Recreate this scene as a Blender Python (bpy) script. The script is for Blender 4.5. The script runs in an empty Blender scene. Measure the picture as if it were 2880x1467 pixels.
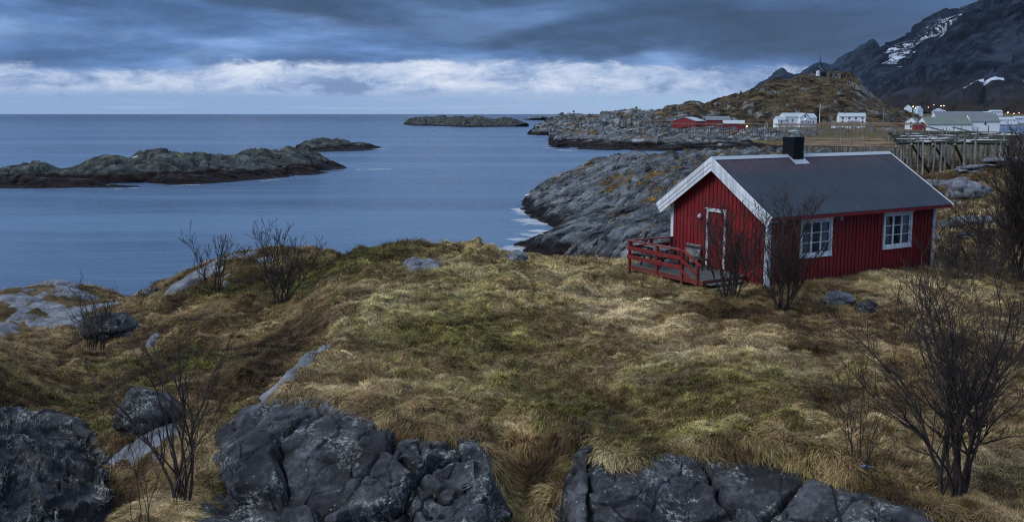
import bpy, math, random
import numpy as np
from mathutils import Vector, Matrix

# ------------------------------------------------------------------ camera, world, sun
sc = bpy.context.scene
F, TH, PY0, H = 2586.0, math.radians(7.4905), 661.0, 13.0      # focal length (px of 2880), pitch, principal row, eye height over the sea
K = 2880 / 2576.0
cam = bpy.data.cameras.new('camera')
cam.sensor_width = 36; cam.lens = 36 * F / 2880; cam.shift_y = (PY0 - 733.5) / 2880
cam.clip_start = 0.1; cam.clip_end = 150000
cam.dof.use_dof = True; cam.dof.focus_distance = 24; cam.dof.aperture_fstop = 4.0
camo = bpy.data.objects.new('camera', cam); sc.collection.objects.link(camo)
camo.location = (0, 0, H); camo.rotation_euler = (math.radians(90) - TH, 0, 0)
sc.camera = camo
sc.view_settings.view_transform = 'Standard'; sc.view_settings.look = 'None'
sc.cycles.use_denoising = True; sc.cycles.denoising_prefilter = 'NONE'; sc.cycles.denoising_input_passes = 'RGB_ALBEDO_NORMAL'; sc.cycles.filter_width = 1.2 if hasattr(sc.cycles, 'filter_width') else 1.5
sc.view_settings.exposure = 0.0; sc.view_settings.gamma = 1.0
SUN_EL, SUN_AZ = math.radians(42), math.radians(-115)          # azimuth from +Y towards +X

class NT:
    """small helper round a node tree"""
    def __init__(s, nt):
        s.t = nt
        for n in list(nt.nodes): nt.nodes.remove(n)
    def n(s, typ, **kw):
        nd = s.t.nodes.new(typ)
        for k, v in kw.items(): setattr(nd, k, v)
        return nd
    def put(s, sock, v):
        if v is None: return
        if isinstance(v, bpy.types.NodeSocket): s.t.links.new(v, sock)
        elif isinstance(v, (tuple, list)):
            try: sock.default_value = tuple(v) + ((1,) if len(v) == 3 and sock.type == 'RGBA' else ())
            except Exception: sock.default_value = v
        else: sock.default_value = v
    def math(s, op, a, b=None, c=None, clamp=False):
        m = s.n('ShaderNodeMath', operation=op, use_clamp=clamp)
        s.put(m.inputs[0], a); s.put(m.inputs[1], b); s.put(m.inputs[2], c)
        return m.outputs[0]
    def vmath(s, op, a, b=None, scale=None):
        m = s.n('ShaderNodeVectorMath', operation=op)
        s.put(m.inputs[0], a); s.put(m.inputs[1], b)
        if scale is not None: s.put(m.inputs['Scale'], scale)
        return m.outputs['Value'] if op in ('LENGTH', 'DOT_PRODUCT') else m.outputs[0]
    def sep(s, v):
        m = s.n('ShaderNodeSeparateXYZ'); s.put(m.inputs[0], v); return m.outputs
    def comb(s, x, y, z):
        m = s.n('ShaderNodeCombineXYZ')
        for i, v in enumerate((x, y, z)): s.put(m.inputs[i], v)
        return m.outputs[0]
    def noise(s, vec, scale, detail=4, rough=.55, dist=0, col=False):
        m = s.n('ShaderNodeTexNoise')
        s.put(m.inputs['Vector'], vec); s.put(m.inputs['Scale'], scale); s.put(m.inputs['Detail'], detail)
        s.put(m.inputs['Roughness'], rough); s.put(m.inputs['Distortion'], dist)
        return m.outputs['Color' if col else 'Fac']
    def voro(s, vec, scale, feature='F1', rand=1.0, out='Distance'):
        m = s.n('ShaderNodeTexVoronoi', feature=feature)
        s.put(m.inputs['Vector'], vec); s.put(m.inputs['Scale'], scale); s.put(m.inputs['Randomness'], rand)
        return m.outputs[out]
    def ramp(s, fac, stops, interp='LINEAR'):
        m = s.n('ShaderNodeValToRGB'); m.color_ramp.interpolation = interp
        e = m.color_ramp.elements
        while len(e) < len(stops): e.new(0.5)
        for i, (p, c) in enumerate(stops):
            e[i].position = p
            e[i].color = tuple(c) + (1,) if isinstance(c, (tuple, list)) else (c, c, c, 1)
        s.put(m.inputs[0], fac)
        return m.outputs[0]
    def sstep(s, x, a, b):
        m = s.n('ShaderNodeMapRange', interpolation_type='SMOOTHSTEP')
        s.put(m.inputs[0], x); s.put(m.inputs[1], a); s.put(m.inputs[2], b)
        m.inputs[3].default_value = 0; m.inputs[4].default_value = 1
        return m.outputs[0]
    def mix(s, f, a, b, blend='MIX'):
        m = s.n('ShaderNodeMix', data_type='RGBA', blend_type=blend)
        s.put(m.inputs[0], f); s.put(m.inputs[6], a); s.put(m.inputs[7], b)
        return m.outputs[2]
    def bump(s, h, strength=.5, dist=.05, normal=None):
        m = s.n('ShaderNodeBump'); s.put(m.inputs['Strength'], strength); s.put(m.inputs['Distance'], dist)
        s.put(m.inputs['Height'], h); s.put(m.inputs['Normal'], normal)
        return m.outputs[0]
    def pos(s): return s.n('ShaderNodeNewGeometry').outputs['Position']
    def objc(s): return s.n('ShaderNodeTexCoord').outputs['Object']
    def mapping(s, vec, rot=(0, 0, 0), scale=(1, 1, 1), loc=(0, 0, 0)):
        m = s.n('ShaderNodeMapping'); s.put(m.inputs[0], vec)
        m.inputs['Rotation'].default_value = rot; m.inputs['Scale'].default_value = scale; m.inputs['Location'].default_value = loc
        return m.outputs[0]

def material(name, fn):
    m = bpy.data.materials.new(name); m.use_nodes = True
    nt = NT(m.node_tree)
    out = nt.n('ShaderNodeOutputMaterial')
    r = fn(nt)
    if isinstance(r, bpy.types.NodeSocket): nt.t.links.new(r, out.inputs['Surface'])
    else:
        p = nt.n('ShaderNodeBsdfPrincipled')
        for k, v in r.items(): nt.put(p.inputs[k], v)
        nt.t.links.new(p.outputs[0], out.inputs['Surface'])
    return m

world = bpy.data.worlds.new("World"); sc.world = world; world.use_nodes = True
def build_world():
    w = NT(world.node_tree)
    d = w.n('ShaderNodeTexCoord').outputs['Generated']
    x, y, z = w.sep(d)[0:3]
    r = w.math('SQRT', w.math('ADD', w.math('MULTIPLY', x, x), w.math('ADD', w.math('MULTIPLY', y, y), 1e-5)))
    v = w.math('DIVIDE', z, r)                       # tangent of the elevation
    u = w.math('ARCTAN2', x, y)                      # azimuth
    def uv(su, sv, off=0.0): return w.comb(w.math('MULTIPLY', u, su), w.math('MULTIPLY', v, sv), off)
    big = w.noise(uv(3.5, 14, 1.3), 1.0, 7, .55, .3)
    mid = w.noise(uv(8, 30, 4.1), 1.0, 8, .6, .3)
    puff = w.noise(uv(20, 46, 7.7), 1.0, 9, .68, .5)
    fine = w.noise(uv(60, 190, 2.2), 1.0, 5, .6, .2)
    def cen(n, k): return w.math('MULTIPLY', w.math('SUBTRACT', n, .5), k)
    # edge of the dark deck above the bright band
    vb = w.math('ADD', w.math('ADD', .047, cen(puff, .022)), w.math('ADD', cen(mid, .026), cen(fine, .004)))
    ub = w.math('MULTIPLY', w.math('ABSOLUTE', w.math('SUBTRACT', u, -.02)), -.028)
    vb = w.math('ADD', w.math('ADD', vb, ub), .006)
    deckf = w.sstep(w.math('SUBTRACT', v, vb), -.0015, .007)
    # deck: mid blue layer under a darker one whose edge slants from the upper left
    vd = w.math('MAXIMUM', w.math('ADD', w.math('MULTIPLY', u, -.145), .070), .056)
    vd = w.math('ADD', vd, w.math('ADD', cen(big, .05), cen(mid, .03)))
    darkf = w.sstep(w.math('SUBTRACT', v, vd), -.010, .006)
    lay = w.ramp(w.noise(uv(4, 20, 9.0), 1.0, 8, .55, .3), [(.38, (.052, .115, .27)), (.5, (.105, .215, .47)), (.62, (.235, .38, .68))])
    dark = w.ramp(w.noise(uv(3.6, 17, 3.0), 1.0, 8, .55, .3), [(.38, (.024, .050, .105)), (.5, (.042, .090, .195)), (.62, (.105, .19, .39))])
    deck = w.mix(darkf, lay, dark)
    deck = w.mix(1.0, deck, w.ramp(w.noise(uv(13, 46, 3.3), 1.0, 7, .6, .2), [(.36, .82), (.5, 1.0), (.64, 1.20)]), 'MULTIPLY')
    # far right of the deck is a little lighter
    deck = w.mix(w.math('MULTIPLY', w.sstep(u, .18, .5), .35), deck, (.085, .155, .335))
    # band of lit cloud
    bright = w.ramp(w.math('ADD', w.math('MULTIPLY', mid, .55), w.math('MULTIPLY', puff, .45)),
                    [(.40, (.20, .30, .52)), (.47, (.36, .48, .72)), (.54, (.58, .67, .86)), (.63, (.80, .86, .98))])
    lowc = w.mix(w.sstep(u, -.3, .3), (.28, .42, .68), (.38, .53, .75))
    lowc = w.mix(w.math('MULTIPLY', w.sstep(w.noise(uv(6, 190, 5.5), 1.0, 3, .5, .2), .52, .68), .5), lowc, (.46, .54, .72))
    vl = w.math('ADD', .0215, w.math('ADD', cen(mid, .02), cen(puff, .008)))
    lowf = w.sstep(w.math('SUBTRACT', vl, v), -.006, .005)
    band = w.mix(lowf, bright, lowc)
    sky = w.mix(deckf, band, deck)
    # overcast dome overhead: brighter and greyer towards the zenith
    over = w.ramp(w.noise(d, 3.5, 5, .55, .4), [(.3, (.60, .76, .98)), (.55, (.92, 1.07, 1.33)), (.75, (1.28, 1.4, 1.62))])
    midsky = w.ramp(w.noise(d, 5, 5, .55, .4), [(.35, (.17, .31, .62)), (.6, (.27, .45, .82))])
    sky = w.mix(w.sstep(z, .13, .24), sky, midsky)
    sky = w.mix(w.sstep(z, .28, .80), sky, over)
    # the physical sky shows thinly through the cloud
    st = w.n('ShaderNodeTexSky', sky_type='NISHITA'); st.sun_disc = False
    st.sun_elevation = SUN_EL; st.sun_rotation = SUN_AZ; st.altitude = 10
    tot = w.mix(.05, w.vmath('SCALE', sky, scale=10.0), st.outputs[0])
    bg = w.n('ShaderNodeBackground'); bg.inputs['Strength'].default_value = 0.1
    w.t.links.new(tot, bg.inputs['Color'])
    o = w.n('ShaderNodeOutputWorld'); w.t.links.new(bg.outputs[0], o.inputs['Surface'])
build_world()
sun = bpy.data.lights.new('sun', 'SUN'); sun.energy = 2.05; sun.angle = math.radians(28); sun.color = (1.0, .96, .90)
suno = bpy.data.objects.new('sun', sun); sc.collection.objects.link(suno)
sd = Vector((math.sin(SUN_AZ) * math.cos(SUN_EL), math.cos(SUN_AZ) * math.cos(SUN_EL), math.sin(SUN_EL)))
suno.rotation_euler = sd.to_track_quat('Z', 'Y').to_euler()

# ------------------------------------------------------------------ geometry helpers
def ray(px, py):                                   # viewing direction of a point of the 2576 wide view
    dx = (np.asarray(px, float) * K - 1440) / F; dy = (np.asarray(py, float) * K - PY0) / F
    c, s = math.cos(TH), math.sin(TH)
    return dx, c - dy * s, -s - dy * c
def P(px, py, D):
    r = ray(px, py); t = D / r[1]
    return np.array([r[0] * t, D + 0 * t, H + r[2] * t])
def PZ(px, py, Z):
    r = ray(px, py); t = (Z - H) / r[2]
    return np.array([r[0] * t, r[1] * t, Z + 0 * t])

def _h(ix, iy, iz, seed):
    n = (ix * 374761393 + iy * 668265263 + iz * 2147483647 % 4294967296 + seed * 974711) & 0xffffffff
    n = (n ^ (n >> 13)) * 1274126177 & 0xffffffff
    n = (n ^ (n >> 16)) * 2246822519 & 0xffffffff
    return (n ^ (n >> 15)) & 0xffffffff
GR = np.array([[1,1,0],[-1,1,0],[1,-1,0],[-1,-1,0],[1,0,1],[-1,0,1],[1,0,-1],[-1,0,-1],[0,1,1],[0,-1,1],[0,1,-1],[0,-1,-1]], float)
def perlin(x, y, z, seed=0):
    x, y, z = np.broadcast_arrays(x, y, z)
    xi, yi, zi = (np.floor(a).astype(np.int64) for a in (x, y, z))
    xf, yf, zf = x - xi, y - yi, z - zi
    u, v, w = (t * t * t * (t * (t * 6 - 15) + 10) for t in (xf, yf, zf))
    def g(dx, dy, dz):
        h = _h(xi + dx, (yi + dy), (zi + dz) * 31, seed) % 12
        k = GR[h]
        return k[..., 0] * (xf - dx) + k[..., 1] * (yf - dy) + k[..., 2] * (zf - dz)
    def L(a, b, t): return a + (b - a) * t
    return L(L(L(g(0,0,0), g(1,0,0), u), L(g(0,1,0), g(1,1,0), u), v), L(L(g(0,0,1), g(1,0,1), u), L(g(0,1,1), g(1,1,1), u), v), w)
def fbm(x, y, z=0.0, octv=5, gain=.5, lac=2.03, seed=0, ridged=False):
    s, a, f, tot = 0, 1.0, 1.0, 0
    for i in range(octv):
        n = perlin(x * f, y * f, z * f + 0.37 * i, seed + i * 17)
        if ridged: n = 1 - 2 * np.abs(n)
        s = s + a * n; tot += a; a *= gain; f *= lac
    return s / tot
def worley(x, y, z, seed=0):
    x, y, z = np.broadcast_arrays(x, y, z)
    xi, yi, zi = (np.floor(a).astype(np.int64) for a in (x, y, z))
    f1 = np.full(x.shape, 9.0); f2 = f1.copy(); cid = np.zeros(x.shape)
    for dx in (-1, 0, 1):
        for dy in (-1, 0, 1):
            for dz in (-1, 0, 1):
                h = _h(xi + dx, yi + dy, (zi + dz) * 31, seed)
                qx = xi + dx + (h & 1023) / 1023.0; qy = yi + dy + ((h >> 10) & 1023) / 1023.0; qz = zi + dz + ((h >> 20) & 1023) / 1023.0
                dd = (x - qx) ** 2 + (y - qy) ** 2 + (z - qz) ** 2
                c = dd < f1
                f2 = np.where(c, f1, np.minimum(f2, dd)); cid = np.where(c, (h % 1000) / 1000.0, cid); f1 = np.where(c, dd, f1)
    return np.sqrt(f1), np.sqrt(f2), cid
def facets(x, y, z, seed=0):
    """broken planes: every cell is a tilted plane of its own; returns height and distance to the joint"""
    x, y, z = np.broadcast_arrays(x, y, z)
    xi, yi, zi = (np.floor(a).astype(np.int64) for a in (x, y, z))
    f1 = np.full(x.shape, 9.0); f2 = f1.copy(); hh = np.zeros(x.shape, np.int64); ox = np.zeros(x.shape); oy = ox.copy(); oz = ox.copy()
    for dx in (-1, 0, 1):
        for dy in (-1, 0, 1):
            for dz in (-1, 0, 1):
                h = _h(xi + dx, yi + dy, (zi + dz) * 31, seed)
                qx = x - (xi + dx + (h & 1023) / 1023.0); qy = y - (yi + dy + ((h >> 10) & 1023) / 1023.0); qz = z - (zi + dz + ((h >> 20) & 1023) / 1023.0)
                dd = qx * qx + qy * qy + qz * qz; c = dd < f1
                f2 = np.where(c, f1, np.minimum(f2, dd)); f1 = np.where(c, dd, f1); hh = np.where(c, h, hh)
                ox = np.where(c, qx, ox); oy = np.where(c, qy, oy); oz = np.where(c, qz, oz)
    a = ((hh * 7919) & 4095) / 4095.0 * 6.283; b = (((hh * 104729) >> 3) & 4095) / 4095.0 * 2 - 1; r = np.sqrt(1 - b * b)
    t = (ox * np.cos(a) * r + oy * np.sin(a) * r + oz * b); k = ((hh * 31337) & 4095) / 4095.0 - .5
    return t + .7 * k, np.sqrt(f2) - np.sqrt(f1)
def sst(x, a, b):
    t = np.clip((x - a) / (b - a), 0, 1); return t * t * (3 - 2 * t)

class RBF:
    def __init__(s, pts):
        p = np.array(pts, float); s.xy = p[:, :2] / 10; z = p[:, 2]; n = len(p)
        A = np.zeros((n + 3, n + 3)); d = np.linalg.norm(s.xy[:, None] - s.xy[None], axis=2)
        A[:n, :n] = s.phi(d) + np.eye(n) * .02; A[:n, n] = 1; A[:n, n + 1:] = s.xy; A[n, :n] = 1; A[n + 1:, :n] = s.xy.T
        s.w = np.linalg.solve(A, np.concatenate([z, [0, 0, 0]]))
    def phi(s, d): return np.where(d > 1e-9, d * d * np.log(np.maximum(d, 1e-9)), 0)
    def __call__(s, x, y):
        sh = np.shape(x); x = np.ravel(x) / 10; y = np.ravel(y) / 10; out = np.empty(len(x))
        for i in range(0, len(x), 40000):
            xx, yy = x[i:i + 40000], y[i:i + 40000]
            d = np.hypot(xx[:, None] - s.xy[:, 0], yy[:, None] - s.xy[:, 1])
            out[i:i + 40000] = s.phi(d) @ s.w[:-3] + s.w[-3] + xx * s.w[-2] + yy * s.w[-1]
        return out.reshape(sh)
def sdf_poly(x, y, poly):
    """signed distance to a closed polygon in plan, positive inside"""
    poly = np.asarray(poly, float); d = np.full(np.shape(x), 1e9); ins = np.zeros(np.shape(x), bool)
    for i in range(len(poly)):
        a, b = poly[i], poly[(i + 1) % len(poly)]; e = b - a
        t = np.clip(((x - a[0]) * e[0] + (y - a[1]) * e[1]) / (e @ e + 1e-12), 0, 1)
        d = np.minimum(d, np.hypot(x - a[0] - e[0] * t, y - a[1] - e[1] * t))
        c = ((a[1] > y) != (b[1] > y)) & (x < (b[0] - a[0]) * (y - a[1]) / (b[1] - a[1] + 1e-12) + a[0])
        ins ^= c
    return np.where(ins, d, -d)

COL = sc.collection
def link(name, me, mat=None, parent=None, loc=None):
    o = bpy.data.objects.new(name, me); COL.objects.link(o)
    if mat is not None:
        for m in (mat if isinstance(mat, (list, tuple)) else [mat]): me.materials.append(m)
    if parent is not None: o.parent = parent
    if loc is not None: o.location = loc
    return o
def mesh_np(name, V, Fq, mat=None, parent=None, smooth=True, attrs=None, loc=None):
    V = np.ascontiguousarray(np.asarray(V, np.float32).reshape(-1, 3)); Fq = np.asarray(Fq, np.int32)
    me = bpy.data.meshes.new(name); k = Fq.shape[1]
    me.vertices.add(len(V)); me.vertices.foreach_set('co', V.ravel())
    me.loops.add(Fq.size); me.loops.foreach_set('vertex_index', Fq.ravel())
    me.polygons.add(len(Fq)); me.polygons.foreach_set('loop_start', np.arange(0, Fq.size, k, dtype=np.int32))
    me.update(calc_edges=True)
    me.polygons.foreach_set('use_smooth', np.full(len(Fq), smooth))
    for an, av in (attrs or {}).items():
        a = me.attributes.new(an, 'FLOAT', 'POINT'); a.data.foreach_set('value', np.asarray(av, np.float32).ravel())
    me.validate()
    return link(name, me, mat, parent, loc)
def grid_faces(nu, nv):
    i = np.arange(nu - 1)[:, None]; j = np.arange(nv - 1)[None]
    a = i * nv + j
    return np.stack([a, a + nv, a + nv + 1, a + 1], -1).reshape(-1, 4)
def grid_mesh(name, V, mat, parent=None, flip=False, **kw):
    f = grid_faces(V.shape[0], V.shape[1])
    if flip: f = f[:, ::-1]
    return mesh_np(name, V, f, mat, parent, **kw)
class MB:
    """collects simple solids, linked as one mesh"""
    def __init__(s): s.v = []; s.f = []
    def add(s, vs, fs):
        b = len(s.v); s.v += [tuple(v) for v in vs]; s.f += [tuple(b + i for i in f) for f in fs]
    def box(s, x0, x1, y0, y1, z0, z1):
        s.add([(x0,y0,z0),(x1,y0,z0),(x1,y1,z0),(x0,y1,z0),(x0,y0,z1),(x1,y0,z1),(x1,y1,z1),(x0,y1,z1)],
              [(0,3,2,1),(4,5,6,7),(0,1,5,4),(1,2,6,5),(2,3,7,6),(3,0,4,7)])
    def bar(s, a, b, w, h, up=(0, 0, 1)):
        a, b = Vector(a), Vector(b); d = (b - a).normalized(); up = Vector(up)
        if abs(d.dot(up)) > .98: up = Vector((1, 0, 0))
        r = d.cross(up).normalized() * w / 2; u = r.cross(d).normalized() * h / 2
        s.add([a - r - u, a + r - u, a + r + u, a - r + u, b - r - u, b + r - u, b + r + u, b - r + u],
              [(0,3,2,1),(4,5,6,7),(0,1,5,4),(1,2,6,5),(2,3,7,6),(3,0,4,7)])
    def tube(s, pts, rad, n=8, cap=True):
        pts = [Vector(p) for p in pts]
        if not hasattr(rad, '__len__'): rad = [rad] * len(pts)
        b = len(s.v); pu = None
        for i, p in enumerate(pts):
            d = (pts[min(i + 1, len(pts) - 1)] - pts[max(i - 1, 0)]).normalized()
            r = d.cross(pu if pu is not None else (Vector((0, 0, 1)) if abs(d.z) < .9 else Vector((1, 0, 0))))
            r = r.normalized() if r.length > 1e-6 else Vector((1, 0, 0)); u = r.cross(d); pu = u
            for k in range(n):
                t = 2 * math.pi * k / n
                s.v.append(tuple(p + (r * math.cos(t) + u * math.sin(t)) * rad[i]))
        for i in range(len(pts) - 1):
            for k in range(n):
                a, c = b + i * n + k, b + i * n + (k + 1) % n
                s.f.append((a, c, c + n, a + n))
        if cap:
            s.f.append(tuple(b + k for k in reversed(range(n)))); e = b + (len(pts) - 1) * n
            s.f.append(tuple(e + k for k in range(n)))
    def lathe(s, c, prof, n=16):
        s.tube([(c[0], c[1], c[2] + z) for z, r in prof], [max(r, .0005) for z, r in prof], n)
    def prism(s, poly, ax, t0, t1):
        """polygon in the two other axes, extruded along ax (0,1,2)"""
        n = len(poly)
        def q(p, t):
            v = list(p); v.insert(ax, t); return tuple(v)
        s.add([q(p, t0) for p in poly] + [q(p, t1) for p in poly],
              [tuple(range(n))[::-1], tuple(range(n, 2 * n))] + [(i, (i + 1) % n, n + (i + 1) % n, n + i) for i in range(n)])
    def build(s, name, mat, parent=None, smooth=False, bevel=0, loc=None):
        me = bpy.data.meshes.new(name); me.from_pydata(s.v, [], s.f); me.update()
        import bmesh
        bm = bmesh.new(); bm.from_mesh(me); bmesh.ops.recalc_face_normals(bm, faces=bm.faces)
        if bevel:
            bmesh.ops.bevel(bm, geom=list(bm.edges), offset=bevel, segments=1, affect='EDGES', clamp_overlap=True)
        bm.to_mesh(me); bm.free()
        if smooth: me.polygons.foreach_set('use_smooth', [True] * len(me.polygons))
        return link(name, me, mat, parent, loc)
def tag(o, label=None, cat=None, group=None, kind=None):
    if label: o['label'] = label
    if cat: o['category'] = cat
    if group: o['group'] = group
    if kind: o['kind'] = kind
    return o
def empty(name, loc=(0, 0, 0), rz=0.0, label=None, cat=None, group=None):
    o = bpy.data.objects.new(name, None); COL.objects.link(o); o.empty_display_size = .2
    o.location = loc; o.rotation_euler = (0, 0, rz); tag(o, label, cat, group); return o

# ------------------------------------------------------------------ materials
def m_rock(name, lo=(.020, .022, .026), mid=(.065, .07, .078), hi=(.16, .17, .18), s=1.0, lichen=.4, moss=0.0, mosscol=((.035, .045, .012), (.16, .10, .035)),
           tide=None, strata=None, rough=.75, bump=.6, crack=0.0, spec=.03):
    def fn(n):
        p = n.pos()
        q = n.mapping(n.mapping(p, rot=(0, 0, -strata[0][2])), scale=strata[1]) if strata else p
        wq = n.vmath('ADD', q, n.vmath('SCALE', n.vmath('SUBTRACT', n.noise(p, .9 * s, 3, .5, col=True), (.5, .5, .5)), scale=.5 / s))
        a = n.noise(wq, 1.3 * s, 9, .62, .2)
        b = n.noise(p, 9 * s, 6, .6)
        f = n.math('ADD', n.math('MULTIPLY', a, .72), n.math('MULTIPLY', b, .28))
        c = n.ramp(f, [(.34, lo), (.5, mid), (.68, hi)])
        h = n.math('ADD', n.math('MULTIPLY', a, 1.0), n.math('MULTIPLY', n.noise(q, 16 * s, 6, .65), .22))
        if strata: c = n.mix(n.sstep(n.noise(q, 2.4 * s, 5, .6), .46, .36), c, tuple(k * .35 for k in lo))
        if crack:
            e = n.voro(wq, crack * s, 'DISTANCE_TO_EDGE')
            ce = n.sstep(e, 0.0, .045)
            c = n.mix(ce, (.006, .006, .007), c); h = n.math('ADD', h, n.math('MULTIPLY', ce, .35))
        if lichen:
            l1 = n.sstep(n.noise(p, 1.1 * s, 5, .65), .50, .60)
            l2 = n.sstep(n.noise(p, 11 * s, 8, .8), .49, .60)
            c = n.mix(n.math('MULTIPLY', n.math('MULTIPLY', l1, l2), lichen), c, (.34, .38, .36))
            d1 = n.sstep(n.noise(n.vmath('ADD', p, (31, 7, 3)), 1.1 * s, 4, .6), .50, .62)
            c = n.mix(n.math('MULTIPLY', d1, .45), c, (.012, .013, .015))
            sp = n.sstep(n.voro(p, 5.5 * s), .13, .07)
            c = n.mix(n.math('MULTIPLY', n.math('MULTIPLY', sp, n.sstep(n.noise(p, 1.7 * s, 2), .5, .6)), lichen), c, (.30, .33, .32))
        if moss:
            nz = n.sep(n.n('ShaderNodeNewGeometry').outputs['Normal'])[2]
            mk = n.math('ADD', n.math('MULTIPLY', n.math('SUBTRACT', nz, .80), .7), n.math('MULTIPLY', n.math('SUBTRACT', n.noise(p, .55 * s, 9, .72), .5), 1.3))
            mk = n.sstep(mk, .10 - moss * .22, .20 - moss * .22)
            if tide: mk = n.math('MULTIPLY', mk, n.sstep(n.sep(p)[2], tide[0] + 1.2, tide[0] + 3.0))
            mc = n.ramp(n.noise(p, 1.3 * s, 9, .78), [(.42, mosscol[0]), (.51, mosscol[1]), (.60, tuple(min(1, k * 2.0) for k in mosscol[1]))])
            c = n.mix(mk, c, mc); h = n.math('ADD', h, n.math('MULTIPLY', mk, n.noise(p, 7 * s, 5, .7)))
        rg = rough
        if tide:
            tz = n.math('ADD', n.sep(p)[2], n.math('MULTIPLY', n.math('SUBTRACT', n.noise(p, .5 * s, 5, .6), .5), tide[1] * 2.6))
            tf = n.sstep(tz, tide[0], tide[0] + tide[1])
            wc = n.ramp(n.noise(p, 2.2 * s, 6, .7), [(.35, (.003, .003, .004)), (.55, (.012, .009, .009)), (.72, (.045, .032, .028))])
            c = n.mix(tf, wc, c)
            rg = n.math('ADD', n.math('MULTIPLY', tf, rough - .6), .6)
        return {'Base Color': c, 'Roughness': rg, 'Normal': n.bump(h, bump, .16 / s), 'Specular IOR Level': spec}
    return material(name, fn)
def grass_tone(n, p, green, tone):
    """colour of dead and living grass from world position; green and tone run 0..1"""
    a = n.noise(p, .38, 5, .6); b = n.noise(p, 2.6, 5, .65); c = n.noise(p, 12, 4, .6)
    f = n.math('ADD', n.math('ADD', n.math('MULTIPLY', a, .45), n.math('MULTIPLY', b, .35)), n.math('MULTIPLY', c, .20))
    f = n.math('ADD', f, n.math('MULTIPLY', n.math('SUBTRACT', tone, .5), .42))
    straw = n.ramp(f, [(.28, (.030, .018, .009)), (.40, (.100, .066, .030)), (.51, (.215, .155, .078)), (.66, (.42, .35, .21))])
    g = n.ramp(n.noise(n.vmath('ADD', p, (5, 9, 1)), 4.1, 5, .65), [(.36, (.040, .048, .010)), (.5, (.115, .128, .024)), (.64, (.26, .265, .058))])
    gm = n.sstep(n.math('ADD', n.noise(n.vmath('ADD', p, (17, 3, 8)), 1.9, 8, .75), n.math('MULTIPLY', n.math('SUBTRACT', green, .5), .34)), .47, .66)
    return n.mix(n.math('MULTIPLY', gm, .56), straw, g)
def f_ground(n):
    p = n.pos()
    at = n.n('ShaderNodeAttribute', attribute_name='green').outputs['Fac']; tn = n.n('ShaderNodeAttribute', attribute_name='tone').outputs['Fac']
    c = grass_tone(n, p, at, tn)
    c = n.mix(.62, c, (.012, .009, .005))
    tz = n.sstep(n.sep(p)[2], 1.0, 2.4)
    c = n.mix(tz, (.02, .018, .018), c)
    h = n.noise(p, 14, 6, .7)
    return {'Base Color': c, 'Roughness': .95, 'Normal': n.bump(h, .7, .05), 'Specular IOR Level': .1}
def f_blade(n):
    p = n.pos()
    gi = n.n('ShaderNodeAttribute', attribute_name='green', attribute_type='INSTANCER').outputs['Fac']
    ti = n.n('ShaderNodeAttribute', attribute_name='tone', attribute_type='INSTANCER').outputs['Fac']
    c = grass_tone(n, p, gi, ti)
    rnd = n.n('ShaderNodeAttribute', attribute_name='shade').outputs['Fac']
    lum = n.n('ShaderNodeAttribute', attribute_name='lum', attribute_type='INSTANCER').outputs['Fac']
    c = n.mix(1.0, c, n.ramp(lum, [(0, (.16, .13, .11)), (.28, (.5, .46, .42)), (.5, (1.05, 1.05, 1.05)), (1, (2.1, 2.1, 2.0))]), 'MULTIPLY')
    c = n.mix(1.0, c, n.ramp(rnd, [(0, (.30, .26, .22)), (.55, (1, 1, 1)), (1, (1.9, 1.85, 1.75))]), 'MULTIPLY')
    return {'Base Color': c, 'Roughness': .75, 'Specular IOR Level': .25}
def f_plain(col, rough=.7, var=.25, scale=6, bump=.15, metal=0, spec=.4):
    def fn(n):
        p = n.pos(); a = n.noise(p, scale, 6, .65)
        c = n.mix(a, tuple(k * (1 - var) for k in col), tuple(min(1, k * (1 + var)) for k in col))
        return {'Base Color': c, 'Roughness': rough, 'Normal': n.bump(a, bump, .02), 'Metallic': metal, 'Specular IOR Level': spec}
    return fn
def f_paint(col, dirt, scale=1.0, rough=.55, amt=.6):
    """boards: streaky along z with flaking and dirt"""
    def fn(n):
        o = n.objc()
        st = n.noise(n.mapping(o, scale=(9, 9, 1.1)), 1.6 * scale, 6, .65)
        sp = n.noise(o, 26 * scale, 5, .7)
        bd = n.voro(n.mapping(o, scale=(4.6, 4.6, .01)), 1.0, out='Color')
        bv = n.sep(bd)[0]
        c = n.mix(n.sstep(st, .35, .75), tuple(k * .74 for k in col), tuple(min(1, k * 1.12) for k in col))
        c = n.mix(n.math('MULTIPLY', bv, .55), c, tuple(k * .45 for k in col))
        c = n.mix(n.math('MULTIPLY', n.sstep(n.noise(n.mapping(o, scale=(3, 3, .35)), 2.2, 5, .6), .52, .66), .30), c, tuple(min(1, k * .6 + .05) for k in col))
        low = n.sstep(n.math('ADD', n.sep(o)[2], n.math('MULTIPLY', st, .8)), 1.1, .2)
        c = n.mix(n.math('MULTIPLY', n.sstep(sp, .60, .74), amt), c, dirt)
        c = n.mix(n.math('MULTIPLY', low, .55), c, dirt)
        return {'Base Color': c, 'Roughness': rough, 'Normal': n.bump(st, .25, .006), 'Specular IOR Level': .35}
    return fn
def f_bark(n):
    p = n.pos(); a = n.noise(n.mapping(p, scale=(1, 1, .35)), 22, 6, .7)
    c = n.ramp(a, [(.3, (.012, .009, .009)), (.55, (.036, .028, .027)), (.75, (.11, .095, .09))])
    return {'Base Color': c, 'Roughness': .8, 'Normal': n.bump(a, .5, .01), 'Specular IOR Level': .2}
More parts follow.
